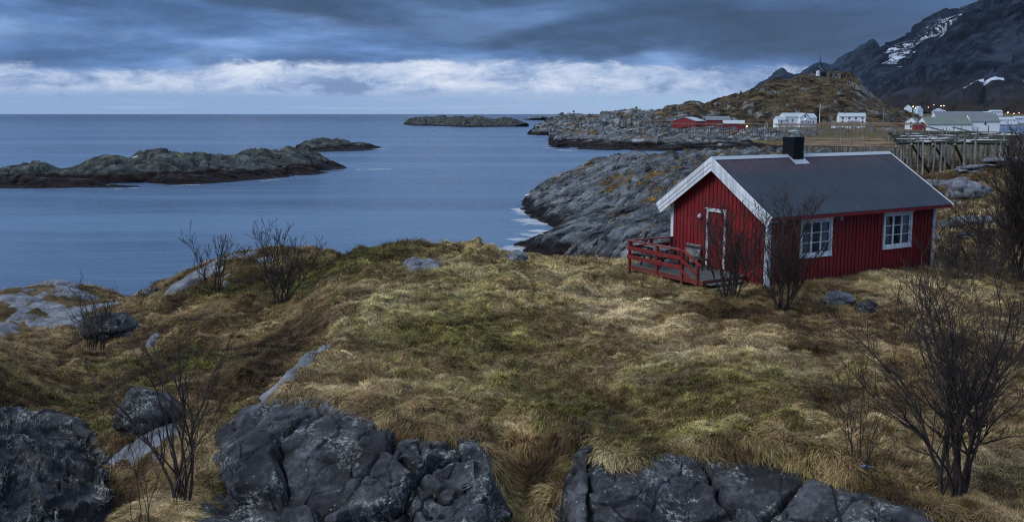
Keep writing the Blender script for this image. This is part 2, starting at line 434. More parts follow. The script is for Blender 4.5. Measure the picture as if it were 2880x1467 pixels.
def f_roof(n):
    o = n.objc()
    a = n.noise(o, 1.3, 6, .6); st = n.noise(n.mapping(o, scale=(9, .7, .7)), 1.5, 5, .6)
    c = n.mix(a, (.008, .015, .028), (.018, .031, .053)); c = n.mix(n.math('MULTIPLY', n.sstep(st, .5, .7), .35), c, (.045, .06, .08))
    return {'Base Color': c, 'Roughness': .55, 'Normal': n.bump(a, .1, .01), 'Specular IOR Level': .25}
def f_wood(n):
    o = n.pos(); a = n.noise(n.mapping(o, scale=(3, 3, 3)), 5, 6, .7); b = n.noise(o, .7, 3)
    c = n.ramp(n.math('ADD', n.math('MULTIPLY', a, .6), n.math('MULTIPLY', b, .4)), [(.36, (.04, .04, .038)), (.48, (.11, .115, .11)), (.64, (.30, .32, .32))])
    return {'Base Color': c, 'Roughness': .85, 'Normal': n.bump(a, .3, .02)}
def f_glass(n):
    tr = n.n('ShaderNodeBsdfTransparent'); tr.inputs[0].default_value = (.75, .8, .78, 1)
    gl = n.n('ShaderNodeBsdfGlossy'); gl.inputs['Roughness'].default_value = .03
    fr = n.n('ShaderNodeFresnel'); fr.inputs[0].default_value = 1.5
    m = n.n('ShaderNodeMixShader'); n.put(m.inputs[0], n.math('MULTIPLY', fr.outputs[0], 1.4))
    n.t.links.new(tr.outputs[0], m.inputs[1]); n.t.links.new(gl.outputs[0], m.inputs[2])
    return m.outputs[0]
def f_water(n):
    p = n.pos()
    q = n.mapping(p, rot=(0, 0, .12), scale=(.45, 1, 1))
    a = n.noise(q, .9, 5, .6, .3); b = n.noise(n.mapping(p, rot=(0, 0, -.2), scale=(.35, 1, 1)), .13, 4, .55)
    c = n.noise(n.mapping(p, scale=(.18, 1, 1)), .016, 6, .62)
    h = n.math('ADD', n.math('MULTIPLY', a, .34), n.math('MULTIPLY', b, 1.0))
    col = n.mix(n.sstep(c, .38, .62), (.028, .062, .122), (.072, .130, .215))
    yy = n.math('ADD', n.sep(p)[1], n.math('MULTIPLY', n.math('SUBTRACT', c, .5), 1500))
    col = n.mix(n.sstep(yy, 500, 2600), col, (.006, .020, .05))  # base colour darkened far out, painting in the dark strip below the horizon
    rg = n.math('ADD', .20, n.math('MULTIPLY', n.sstep(c, .35, .65), .10))
    return {'Base Color': col, 'Roughness': rg, 'IOR': 1.33, 'Normal': n.bump(h, n.math('ADD', .42, n.math('MULTIPLY', n.sstep(c, .62, .38), .4)), 1.15), 'Specular IOR Level': .5}
def f_foam(n):
    p = n.pos()
    e = n.n('ShaderNodeAttribute', attribute_name='edge').outputs['Fac']
    a = n.noise(n.mapping(p, scale=(.5, 1, 1)), .9, 7, .72, .8)
    m = n.sstep(n.math('ADD', a, n.math('MULTIPLY', e, .36)), .56, .76)
    d = n.n('ShaderNodeBsdfDiffuse'); d.inputs[0].default_value = (.75, .78, .8, 1)
    t = n.n('ShaderNodeBsdfTransparent'); x = n.n('ShaderNodeMixShader')
    n.put(x.inputs[0], n.math('MULTIPLY', m, .38)); n.t.links.new(t.outputs[0], x.inputs[1]); n.t.links.new(d.outputs[0], x.inputs[2])
    return x.outputs[0]
def emis(col, s):
    def fn(n):
        e = n.n('ShaderNodeEmission'); e.inputs[0].default_value = (*col, 1); e.inputs[1].default_value = s; return e.outputs[0]
    return fn
M = {}
M['ground'] = material('turf', f_ground); M['blade'] = material('grass_blade', f_blade)
M['cliff'] = m_rock('cliff_rock', lo=(.004, .004, .006), mid=(.026, .028, .034), hi=(.105, .115, .13), s=1.0, lichen=.75, crack=0, bump=1.0, spec=.2)
M['slab'] = m_rock('slab_rock', lo=(.035, .04, .05), mid=(.10, .11, .135), hi=(.21, .225, .26), s=1.1, lichen=.3, bump=.7, spec=.35)
M['coast'] = m_rock('coast_rock', lo=(.020, .022, .026), mid=(.11, .122, .135), hi=(.30, .325, .345), s=.42, lichen=.35, moss=.16, mosscol=((.04, .035, .012), (.16, .095, .030)),
                    tide=(.6, 1.0), strata=((0, 0, .95), (.20, 2.0, 1.5)), bump=1.0, rough=.7)
M['isle'] = m_rock('island_rock', lo=(.010, .013, .014), mid=(.042, .049, .050), hi=(.13, .148, .145), s=.3, lichen=.15, moss=.12, mosscol=((.03, .035, .018), (.055, .06, .035)),
                   tide=(1.1, .7), bump=.55)
M['head'] = m_rock('headland_rock', lo=(.014, .016, .018), mid=(.11, .12, .13), hi=(.38, .42, .45), s=.16, lichen=.3, moss=.02, mosscol=((.02, .018, .008), (.13, .08, .034)), tide=(1.4, 1.6), strata=((0, 0, .4), (.35, 1.6, 1.3)), bump=1.0)
M['hill'] = m_rock('hill_turf_rock', lo=(.05, .055, .055), mid=(.13, .14, .14), hi=(.26, .29, .30), s=.07, lichen=.2, moss=.98, mosscol=((.005, .006, .004), (.062, .045, .024)), bump=1.0)
M['village'] = m_rock('village_ground', lo=(.03, .022, .012), mid=(.07, .05, .028), hi=(.11, .085, .05), s=.12, lichen=0, moss=.6, mosscol=((.03, .035, .012), (.09, .07, .035)), bump=.5)
M['red'] = material('red_paint', f_paint((.20, .010, .014), (.05, .010, .012)))
M['redrail'] = material('red_rail_paint', f_paint((.19, .018, .016), (.10, .05, .04)))
M['white'] = material('white_paint', f_paint((.70, .76, .84), (.26, .28, .24), amt=.7))
M['roof'] = material('dark_roof_sheet', f_roof)
M['ridge'] = material('ridge_metal', f_plain((.26, .30, .35), .45, .2, 4))
M['black'] = material('black_sheet_metal', f_plain((.006, .007, .009), .6, .4, 5, spec=.15))
M['steel'] = material('grey_steel', f_plain((.22, .25, .27), .5, .3, 8, metal=.3))
M['conc'] = material('concrete', f_plain((.12, .13, .14), .9, .4, 5, .4))
M['wood'] = material('weathered_wood', f_wood); M['bark'] = material('bark', f_bark)
M['deckwood'] = material('wet_deck_wood', f_plain((.075, .09, .085), .6, .5, 7, .3))
M['darkwood'] = material('dark_wet_wood', f_plain((.022, .024, .024), .4, .4, 8, .3))
M['pole'] = material('brown_rack_pole', f_plain((.16, .115, .075), .85, .5, 1.5, .2))
M['glass'] = material('window_glass', f_glass)
M['cloth'] = material('curtain_cloth', f_plain((.42, .42, .40), .9, .15, 9, .2))
M['inside'] = material('interior', f_plain((.08, .075, .06), .9, .3, 3))
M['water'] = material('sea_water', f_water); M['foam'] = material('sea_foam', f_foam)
M['lamp'] = material('frosted_lamp', f_plain((.55, .60, .66), .3, .1, 5))
M['farwhite'] = material('far_white_wall', f_plain((.66, .71, .76), .7, .08, .6))
M['farred'] = material('far_red_wall', f_plain((.20, .014, .022), .7, .2, .6))
M['fargrey'] = material('far_grey_roof', f_plain((.10, .12, .14), .6, .25, .4))
M['farpale'] = material('far_pale_roof', f_plain((.30, .36, .40), .5, .2, .3))
M['fargreen'] = material('far_green_roof', f_plain((.085, .115, .10), .6, .45, .25))
M['farpane'] = material('far_window', f_plain((.03, .035, .045), .2, .3, 1))
M['warm'] = material('warm_lamp', emis((1, .55, .25), 14)); M['amber'] = material('amber_lamp', emis((1, .42, .22), 9)); M['cold'] = material('cold_lamp', emis((.9, .85, 1), 5))
M['bluep'] = material('blue_plastic', f_plain((.08, .22, .5), .15, .3, 9)); M['gull'] = material('gull_feathers', f_plain((.7, .7, .7), .7, .1, 20))
M['birdblack'] = material('black_feathers', f_plain((.012, .012, .014), .6, .1, 20))
M['darkpole'] = material('mossy_dark_pole', f_plain((.030, .032, .024), .9, .6, 1.5, .2))
M['net'] = material('pale_dried_fish', f_plain((.42, .45, .47), .8, .5, 1.2))

def f_mount(n):
    p = n.pos(); z = n.sep(p)[2]
    q = n.mapping(p, scale=(1, 1, .35))
    a = n.noise(q, .006, 9, .66, .5); b = n.noise(p, .03, 6, .65)
    c = n.ramp(n.math('ADD', n.math('MULTIPLY', a, .6), n.math('MULTIPLY', b, .4)), [(.42, (.002, .003, .005)), (.50, (.009, .013, .022)), (.58, (.030, .039, .060))])
    low = n.sstep(n.math('ADD', z, n.math('MULTIPLY', a, 160)), 200, 90)
    c = n.mix(n.math('MULTIPLY', low, .7), c, (.040, .030, .020))
    sn = n.n('ShaderNodeAttribute', attribute_name='snow').outputs['Fac']
    nz = n.sep(n.n('ShaderNodeNewGeometry').outputs['Normal'])[2]
    s = n.math('ADD', n.math('ADD', n.math('MULTIPLY', n.noise(p, .014, 10, .78, .4), 1.75), n.math('MULTIPLY', nz, .12)), sn)
    s = n.sstep(s, 1.43, 1.50)
    c = n.mix(s, c, (.42, .48, .58))
    return {'Base Color': c, 'Roughness': .9, 'Normal': n.bump(n.math('ADD', a, n.math('MULTIPLY', b, .3)), 1.0, 40), 'Specular IOR Level': 0.0}
M['mount'] = material('mountain_rock', f_mount)

# ------------------------------------------------------------------ land masses
SURF = []
def perch(c):
    """height of the land mass nearest below a point"""
    b = min(((S[:, 0] - c[0]) ** 2 + (S[:, 1] - c[1]) ** 2).min() for S in SURF)
    for S in SURF:
        d = (S[:, 0] - c[0]) ** 2 + (S[:, 1] - c[1]) ** 2; k = int(d.argmin())
        if d[k] <= b + 1e-9: return float(S[k, 2])
def land(name, cols, nu, nv, mat, amp=1.0, wave=10.0, ridged=0.3, seed=1, back=1.25, backz=-3.0, octv=7, zs=1.0, strata=None, gain=.52, extra=None, attrs=None, kind='structure', clampz=-3.0, facet=None):
    """cols: (px, [(py, D), ...]) from front to crest. D None: the point lies on the sea (z 0). Each column becomes a line on the land; noise roughens it."""
    n = max(len(c[1]) for c in cols)
    L = []
    for px, pts in cols:
        q = [PZ(px, py, 0.0) if D is None else P(px, py, D) for py, D in pts]
        q = np.array(q, float)
        k0 = np.linspace(0, 1, len(q)); k = np.linspace(0, 1, 24)
        q = np.stack([np.interp(k, k0, q[:, i]) for i in range(3)], 1)
        L.append(q)
    L = np.array(L)                                            # cols x 24 x 3
    ux = np.array([c[0] for c in cols], float); uu = np.linspace(ux[0], ux[-1], nu)
    i = np.clip(np.searchsorted(ux, uu, 'right') - 1, 0, len(ux) - 2); t = (uu - ux[i]) / (ux[i + 1] - ux[i])
    def at(j): return L[np.clip(j, 0, len(ux) - 1)]
    t_ = t[:, None, None]; a, b, c, d = at(i - 1), at(i), at(i + 1), at(i + 2)
    lin = b + (c - b) * t_
    cr = .5 * ((2 * b) + (-a + c) * t_ + (2 * a - 5 * b + 4 * c - d) * t_ ** 2 + (-a + 3 * b - 3 * c + d) * t_ ** 3)
    G = .5 * lin + .5 * cr
    nvf = int(nv * .72); k = np.linspace(0, 23, nvf); k0 = np.floor(k).astype(int).clip(0, 22); kt = (k - k0)[None, :, None]
    Gf = G[:, k0] * (1 - kt) + G[:, k0 + 1] * kt
    for _ in range(3): Gf[:, 1:-1] = (Gf[:, :-2] + 2 * Gf[:, 1:-1] + Gf[:, 2:]) / 4
    nb = nv - nvf; kb = (np.arange(1, nb + 1) / nb)[None, :, None]
    top = Gf[:, -1:]; s = 1 + (back - 1) * kb
    B = np.concatenate([top[..., :2] * s, top[..., 2:] + (backz - top[..., 2:]) * (kb ** 1.6)], -1)
    # skirt in front
    fr = Gf[:, :1].copy(); fr[..., :2] *= .985; fr[..., 2] -= 3
    V = np.concatenate([fr, Gf, B], 1)
    x, y, z = V[..., 0] / wave, V[..., 1] / wave, V[..., 2] / wave * zs
    if strata:
        ca, sa = math.cos(strata[0]), math.sin(strata[0]); xs, ys = x * ca + y * sa, -x * sa + y * ca
        x, y = xs * strata[1], ys * strata[2]
    n1 = fbm(x, y, z, octv, gain, seed=seed); n2 = fbm(x * 1.7, y * 1.7, z * 1.7, octv - 1, gain, seed=seed + 50, ridged=True) - .35
    dz = amp * ((1 - ridged) * n1 * 1.6 + ridged * n2)
    if extra is not None: dz = dz + extra(V)
    if facet:
        t1, e1 = facets(V[..., 0] / facet[0], V[..., 1] / facet[0], V[..., 2] / facet[0] * 1.0, seed + 21); t2, e2 = facets(V[..., 0] / facet[0] * 2.9, V[..., 1] / facet[0] * 2.9, V[..., 2] / facet[0] * 2.4, seed + 22)
        dz = dz + facet[1] * (t1 + .38 * t2 - .25 * np.exp(-(e1 / .07) ** 2))
    hgt = np.maximum(V[..., 2], 0); fade = np.clip(.35 + hgt / (amp * 1.2 + 1e-6), .35, 1)
    V[..., 2] += dz * fade
    V[..., 0] += amp * .5 * fbm(x + 9.1, y, z, 5, .55, seed=seed + 7) * fade
    V[..., 1] += amp * .5 * fbm(x, y + 5.3, z, 5, .55, seed=seed + 9) * fade
    V[..., 2] = np.maximum(V[..., 2], clampz)
    at_ = attrs(V, uu) if attrs else None
    SURF.append(V[:, ::2].reshape(-1, 3)[:, :3])
    o = grid_mesh(name, V, mat, flip=False, attrs=at_)
    if kind: o['kind'] = kind
    return o, V
def cz(*a): return [(py, None) if D == 0 else (py, D) for py, D in a]

# sea
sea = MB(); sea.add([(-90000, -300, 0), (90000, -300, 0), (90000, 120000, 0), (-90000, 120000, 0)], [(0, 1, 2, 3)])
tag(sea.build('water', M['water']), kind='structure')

# --- near ground: two smooth height fields joined along the rim of the plateau
def zz(px, py, Z): return tuple(PZ(px, py, Z))
def dd(px, py, D): return tuple(P(px, py, D))
plat_pts = [zz(700, 985, 6.5), zz(820, 975, 6.55), zz(1050, 1085, 6.5), zz(1200, 1095, 6.45), zz(1330, 1060, 6.35), zz(1500, 1120, 6.5), zz(1700, 1150, 6.55), zz(2000, 1205, 6.6),
            zz(2300, 1270, 6.6), zz(2560, 1230, 6.65), zz(900, 880, 6.65), zz(1000, 900, 6.75), zz(1150, 900, 6.7), zz(1300, 930, 6.5), zz(1450, 960, 6.35), zz(1600, 920, 6.6), zz(1800, 960, 6.8),
            zz(2000, 1000, 6.8), zz(2250, 1000, 6.7), zz(2500, 1000, 6.75), zz(1100, 760, 6.75), zz(1300, 740, 6.8), zz(1500, 760, 6.65), zz(1700, 760, 6.6), zz(1850, 752, 6.7), zz(1965, 785, 6.7), zz(2200, 760, 6.7), zz(2500, 780, 6.7),
            zz(900, 720, 6.5), zz(1100, 616, 6.6), zz(1020, 610, 6.6), zz(1270, 642, 6.5), zz(900, 636, 6.3), zz(1450, 668, 6.5), zz(1580, 680, 6.6), (9.3, 33, 6.72), (17.4, 37.7, 6.72), (4.6, 35.7, 6.7), (12.7, 40.5, 6.7),
            dd(2450, 700, 37.0), dd(2400, 560, 52), dd(2560, 570, 50), dd(2380, 500, 62), dd(2480, 420, 74), dd(2576, 385, 74), dd(2560, 480, 60), dd(2400, 448, 92), dd(2700, 430, 95), dd(2750, 600, 50), dd(2700, 800, 30), (40, 120, 6.5), (75, 120, 7), (20, 60, 6.0), (28, 100, 5.6), (75, 70, 9),
            (2, 54, 3.2), (-6, 62, 0), (6, 64, 0), (12, 58, 2.5), (-3, 80, -3), (12, 100, 0), (-14, 56, 2.5), (-10, 80, -3), (8, 50, 4.4), (2, 49, 5.0), (-2, 51, 4.6)]
low_pts = [dd(245, 878, 34), dd(535, 730, 43), dd(715, 768, 39), dd(800, 624, 49.5), dd(690, 626, 50), dd(600, 642, 50.5), dd(480, 682, 50), dd(405, 745, 50), dd(330, 750, 50), dd(0, 742, 49), dd(120, 708, 51), dd(200, 708, 51), dd(285, 748, 50.5),
           dd(0, 835, 41), dd(150, 790, 44), dd(300, 805, 41), dd(0, 905, 34), dd(110, 1000, 27), dd(0, 1062, 23.5), dd(240, 1062, 22.5), dd(300, 1000, 25.5), dd(400, 900, 31), dd(600, 900, 29), dd(760, 830, 33), dd(500, 800, 36.5),
           dd(650, 700, 44), dd(860, 720, 41), dd(460, 1255, 16), dd(300, 1290, 15.3), (-4.6, 15.6, 4.6), (-4.4, 13.8, 4.2), (-3, 15.5, 4.0), (-1, 15.5, 3.9), (1.5, 15.8, 4.2), (4, 15, 4.0), (8, 14.5, 4.1), (12, 14, 4.4), (-5.6, 16.6, 4.9), (-6.9, 19.3, 5.5), dd(400, 1110, 19.5), dd(500, 1000, 23.5), dd(700, 880, 27.5), dd(480, 1170, 17.6), dd(500, 1060, 20.5),
           (-5, 13.2, 5.0), (-2, 12.5, 4.2), (2, 12.3, 4.0), (6, 11.8, 4.0), (10, 11.5, 4.2), (-8, 11, 4.6), (-14, 24, 6.9), (-20, 30, 7.0), (-30, 40, 5), (-30, 55, -1), (-14, 15, 3.6), (-9, 16.3, 3.7), (-11, 17, 3.5), (-8.3, 17.2, 4.2), (-12, 10, 3.5), (0, 6, 3.5), (12, 7, 4),
           (-16, 60, -3), (-5, 66, -3), (-28, 60, -4), (-24, 70, -4), (-10, 74, -4)]
RP, RL = RBF(plat_pts), RBF(low_pts)
# rim of the plateau in plan
rim_px = [(860, 800, 33.0), (870, 840, 0), (838, 868, 0), (760, 925, 0), (700, 985, 0), (760, 1000, 0), (880, 1030, 0), (1000, 1090, 0), (1120, 1100, 0), (1190, 1105, 0), (1215, 1085, 0), (1250, 1065, 0), (1330, 1060, 0), (1420, 1068, 0), (1455, 1110, 0), (1475, 1130, 0),
          (1520, 1150, 0), (1600, 1172, 0), (1680, 1130, 0), (1780, 1138, 0), (1900, 1150, 0), (2000, 1166, 0), (2080, 1208, 0), (2180, 1240, 0), (2320, 1288, 0), (2420, 1312, 0), (2560, 1340, 0), (2750, 1380, 0)]
rim = [tuple(P(a, b, c)[:2]) if c else tuple(PZ(a, b, 6.5)[:2]) for a, b, c in rim_px]
plateau = [(-8, 60), (-6.5, 42)] + rim + [(60, 8), (120, 130), (-8, 130)]
def ground_z(x, y, rough=True):
    zp, zl = RP(x, y), RL(x, y)
    s = sdf_poly(x, y, plateau)
    far = sst(y, 27, 38) * sst(-x, -3, 6)                           # beyond the slab the two fields run together softly
    w = .5 + 3.5 * far
    # the grassy gully runs down more gently than the rock
    gx = np.exp(-((x - .26) / .85) ** 2) * (y < 22)
    w = w + 2.0 * gx
    k = sst(s, -w, .04)
    z = zl + (zp - zl) * k
    z = np.maximum(z, -3.5)
    if rough:
        m = sst(z, 0.5, 2.5)
        h = fbm(x / 5.5, y / 5.5, 0, 3, .5, seed=3) * .30
        f1, f2, c = worley(x / 1.15 + .3 * perlin(x, y, 0, 5), y / .95 + .3 * perlin(x, y, 4, 6), 0 * x, 11)
        tus = (np.clip(1 - f1 / .75, 0, 1) ** 1.3) * (.35 + c) * .40 * (.45 + .8 * sst(fbm(x / 3.5, y / 3.5, 0, 2, seed=21), -.15, .3))
        g1, g2, c2 = worley(x / .42, y / .36, 0 * x, 19)
        tus2 = np.clip(1 - g1 / .8, 0, 1) * .16 * (.4 + c2)
        # flat around the cabin
        cab = sst(np.hypot(x - 11.5, y - 37.5), 5.0, 8.5)
        z = z - .16 * m * cab + m * (h * (.3 + .7 * cab) + (tus + tus2) * (.25 + .75 * cab) + .03 * fbm(x * 3, y * 3, 0, 4, .6, seed=8))
    return z
NU, NV = 640, 620
U = np.linspace(-.78, .86, NU)[:, None]; Yg = 8 * (125 / 8.) ** np.linspace(0, 1, NV)[None]
GX, GY = U * Yg, Yg + 0 * U
GZ = ground_z(GX, GY)
def tone_maps(x, y):
    """how green and how pale the grass is, in plan"""
    def blob(px, py, rx, ry):
        c = PZ(px, py, 6.6); return np.exp(-(((x - c[0]) / rx) ** 2 + ((y - c[1]) / ry) ** 2))
    g = .50 + .24 * blob(1150, 720, 4.5, 8) + .36 * blob(1800, 980, 3, 3.2) + .34 * blob(1330, 985, 1.4, 1.4) + .24 * blob(1080, 830, 3, 3) + .30 * blob(1780, 1090, 2.5, .8) + .2 * blob(1330, 860, 3, 3)
    g = g - .28 * blob(1560, 830, 1.7, 4) - .3 * blob(2150, 830, 4, 4) - .25 * blob(2250, 1080, 3, 2)
    left = sst(-x, 3.5, 8) * sst(y, 14, 20); g = g - .12 * left
    t = .52 + .26 * blob(1580, 800, 1.5, 5) + .22 * blob(1320, 1200, 1.3, 1.6) + .22 * blob(2050, 800, 5, 2.4) + .25 * blob(900, 830, 1.2, 8) + .12 * blob(1100, 700, 5, 6) + .2 * blob(2200, 715, 4, 1.5)
    t = t - .30 * blob(1560, 1010, 2, 1.2) - .25 * blob(1080, 880, 2.5, 1.4) - .22 * blob(2450, 900, 2.4, 8) - .28 * blob(1900, 800, 2.4, 2) - .3 * left * (.3 + fbm(x / 3, y / 3, 0, 3, seed=31)) - .06 * left
    g = g - .3 * sst(y, 55, 75); t = t - .3 * sst(y, 55, 75)
    mo = fbm(x / 1.8, y / 1.6, 0, 4, .55, seed=41)
    # dark moss and heather hollows on the left hill
    c = P(840, 700, 42); g = g + .5 * np.exp(-(((x - c[0]) / 3.2) ** 2 + ((y - c[1]) / 4.5) ** 2)); t = t - .42 * np.exp(-(((x - c[0]) / 3.5) ** 2 + ((y - c[1]) / 5) ** 2))
    for (a, b, D, r1, r2) in ((140, 1010, 26, 3.0, 2.0), (560, 715, 43, 3.0, 1.5), (200, 1060, 22, 1.2, 1.5), (560, 890, 29, 2, 1.3), (400, 900, 31, 2.2, 1.2)):
        c = P(a, b, D); e = np.exp(-(((x - c[0]) / r1) ** 2 + ((y - c[1]) / r2) ** 2)); g = g + .4 * e; t = t - .42 * e
    for (a, b, D, r1, r2) in ((660, 900, 27.5, 1.5, 2.2), (730, 850, 31, 1.6, 1.6), (590, 960, 24.5, 1.2, 1.4), (1480, 1010, 19.5, .8, 1.0), (1340, 1075, 18.0, .9, .5), (1700, 850, 26, 1.4, .8), (2250, 790, 28, 2.0, .9), (1150, 830, 27, 1.2, .6), (1850, 800, 29, 3.2, 1.0)):
        c = P(a, b, D); e = np.exp(-(((x - c[0]) / r1) ** 2 + ((y - c[1]) / r2) ** 2)); g = g - .2 * e; t = t - .36 * e
    return np.clip(g + mo * .45, 0, 1), np.clip(t + mo * .5 + .12 * fbm(x / .5, y / .5, 0, 3, seed=77), 0, 1)
gg, gt = tone_maps(GX, GY)
tag(grid_mesh('ground', np.stack([GX, GY, GZ], -1), M['ground'], attrs={'green': gg, 'tone': gt}), kind='structure')
def hit(px, py, hint, lo=.62, hi=1.5):
    """where the sight line to a point of the view first meets the ground, near the hinted distance"""
    D = np.linspace(hint * lo, hint * hi, 500); q = P(px, py, D); g = ground_z(q[0], q[1], False); k = np.nonzero(q[2] <= g)[0]
    if len(k) == 0 or k[0] == 0: return P(px, py, hint)
    return P(px, py, float(D[k[0]]))
def gz1(x, y): return float(ground_z(np.array([float(x)]), np.array([float(y)]))[0])

# --- rock slabs bedded in the turf
rock_polys = []
def outcrop(name, poly_px, mat, lift, label, cat='rock', rough=.08, res=.06, slope=1.2, group=None, sink=.35, seed=1, cells=1.3, cellamp=.10, w=1.0, patch=0.0):
    pl = [tuple(hit(a, b, c)[:2]) for a, b, c in poly_px]; rock_polys.append(pl)
    A = np.array(pl); x0, y0 = A.min(0) - .5; x1, y1 = A.max(0) + .5
    nx, ny = int((x1 - x0) / res) + 2, int((y1 - y0) / res) + 2
    X, Y = np.meshgrid(np.linspace(x0, x1, nx), np.linspace(y0, y1, ny), indexing='ij')
    s = sdf_poly(X, Y, pl) + .28 * w * fbm(X / (.8 * w), Y / (.8 * w), 0, 4, .6, seed=seed)
    if patch: s = s - patch * sst(fbm(X / 2.6, Y / 1.9, 0, 4, .55, seed=seed + 40), -.10, .08)
    Z = ground_z(X, Y, False)
    f1, f2, c = worley(X / cells, Y / (cells * .7), 0 * X, seed + 3)
    Zr = Z + lift * np.clip(s / slope, -3, 1) ** 1 * np.where(s > 0, 1, 1.5) + rough * fbm(X / .7, Y / .7, Z, 6, .55, seed=seed) * 1.5 + cellamp * (c - .5) - cellamp * 1.2 * np.exp(-((f2 - f1) / .06) ** 2) - .02
    Zr = np.where(s < 0, np.minimum(Zr, Z - np.minimum(-s * 1.5, sink)), Zr)
    keep = s > -.45
    V = np.stack([X, Y, Zr], -1); f = grid_faces(nx, ny); kk = keep.ravel()[f].any(1); f = f[kk]
    used = np.unique(f); mp = np.zeros(nx * ny, int); mp[used] = np.arange(len(used))
    o = mesh_np(name, V.reshape(-1, 3)[used], mp[f], mat)
    if cat: tag(o, label, cat, group)
    return o
outcrop('rock_slab', [(-120, 760, 47), (0, 738, 49), (60, 715, 50.5), (120, 705, 51.5), (190, 708, 51.5), (230, 730, 50.8), (290, 750, 50), (300, 790, 44), (230, 830, 40), (120, 815, 41.5), (0, 838, 40), (-150, 850, 40)], M['slab'], .16,
        'smooth blue grey rock slab with grass patches above the shore at left edge', res=.09, seed=5, w=1.9, cells=2.2, slope=2.0, patch=2.4)
outcrop('rock_slab', [(395, 748, 49.6), (470, 690, 50), (545, 655, 50.8), (640, 630, 51), (680, 632, 50), (600, 655, 48), (520, 690, 46.5), (480, 710, 46)], M['slab'], .25,
        'long grey rock slab along the shore crest behind the smaller bare shrub', res=.08, seed=8, w=.9)
outcrop('rock_slab', [(640, 655, 47.5), (690, 640, 48.5), (700, 648, 47.5), (660, 665, 46.5)], M['slab'], .2, 'small pale rock slab just left of the taller hilltop shrub', res=.06, seed=11, w=.5)
outcrop('rock_slab', [(556, 700, 45), (590, 680, 46.5), (600, 686, 46), (566, 712, 44)], M['slab'], .2, 'small tilted pale rock in dark moss right of the smaller hilltop shrub', res=.06, seed=14, w=.4)
outcrop('rock_slab', [(370, 855, 34), (395, 828, 36), (402, 834, 35.5), (378, 862, 33.4)], M['slab'], .2, 'small pale rock poking from the brown slope below the saddle', res=.05, seed=15, w=.3)
outcrop('rock_slab', [(235, 1190, 18.6), (330, 1110, 20.4), (395, 1050, 22), (440, 1058, 21.4), (470, 1100, 20), (420, 1150, 18.6), (330, 1165, 18.4)], M['slab'], .30,
        'tilted blue grey rock slab behind the left bare tree', res=.05, seed=17, w=.7, rough=.1)
outcrop('rock_slab', [(60, 1330, 15.2), (120, 1275, 16.2), (160, 1245, 16.8), (200, 1250, 16.4), (130, 1340, 14.8)], M['slab'], .3, 'sloping grey rock at the lower left frame edge', res=.05, seed=19, w=.5)
outcrop('rock_slab', [(1015, 655, 40.5), (1040, 652, 41), (1115, 665, 40), (1105, 675, 38.8), (1060, 672, 39), (1035, 680, 38), (1018, 672, 38.8)], M['slab'], .22, 'low dark rock with a pale flat top in the grass near the centre crest', res=.045, seed=23, w=.35, slope=.4)

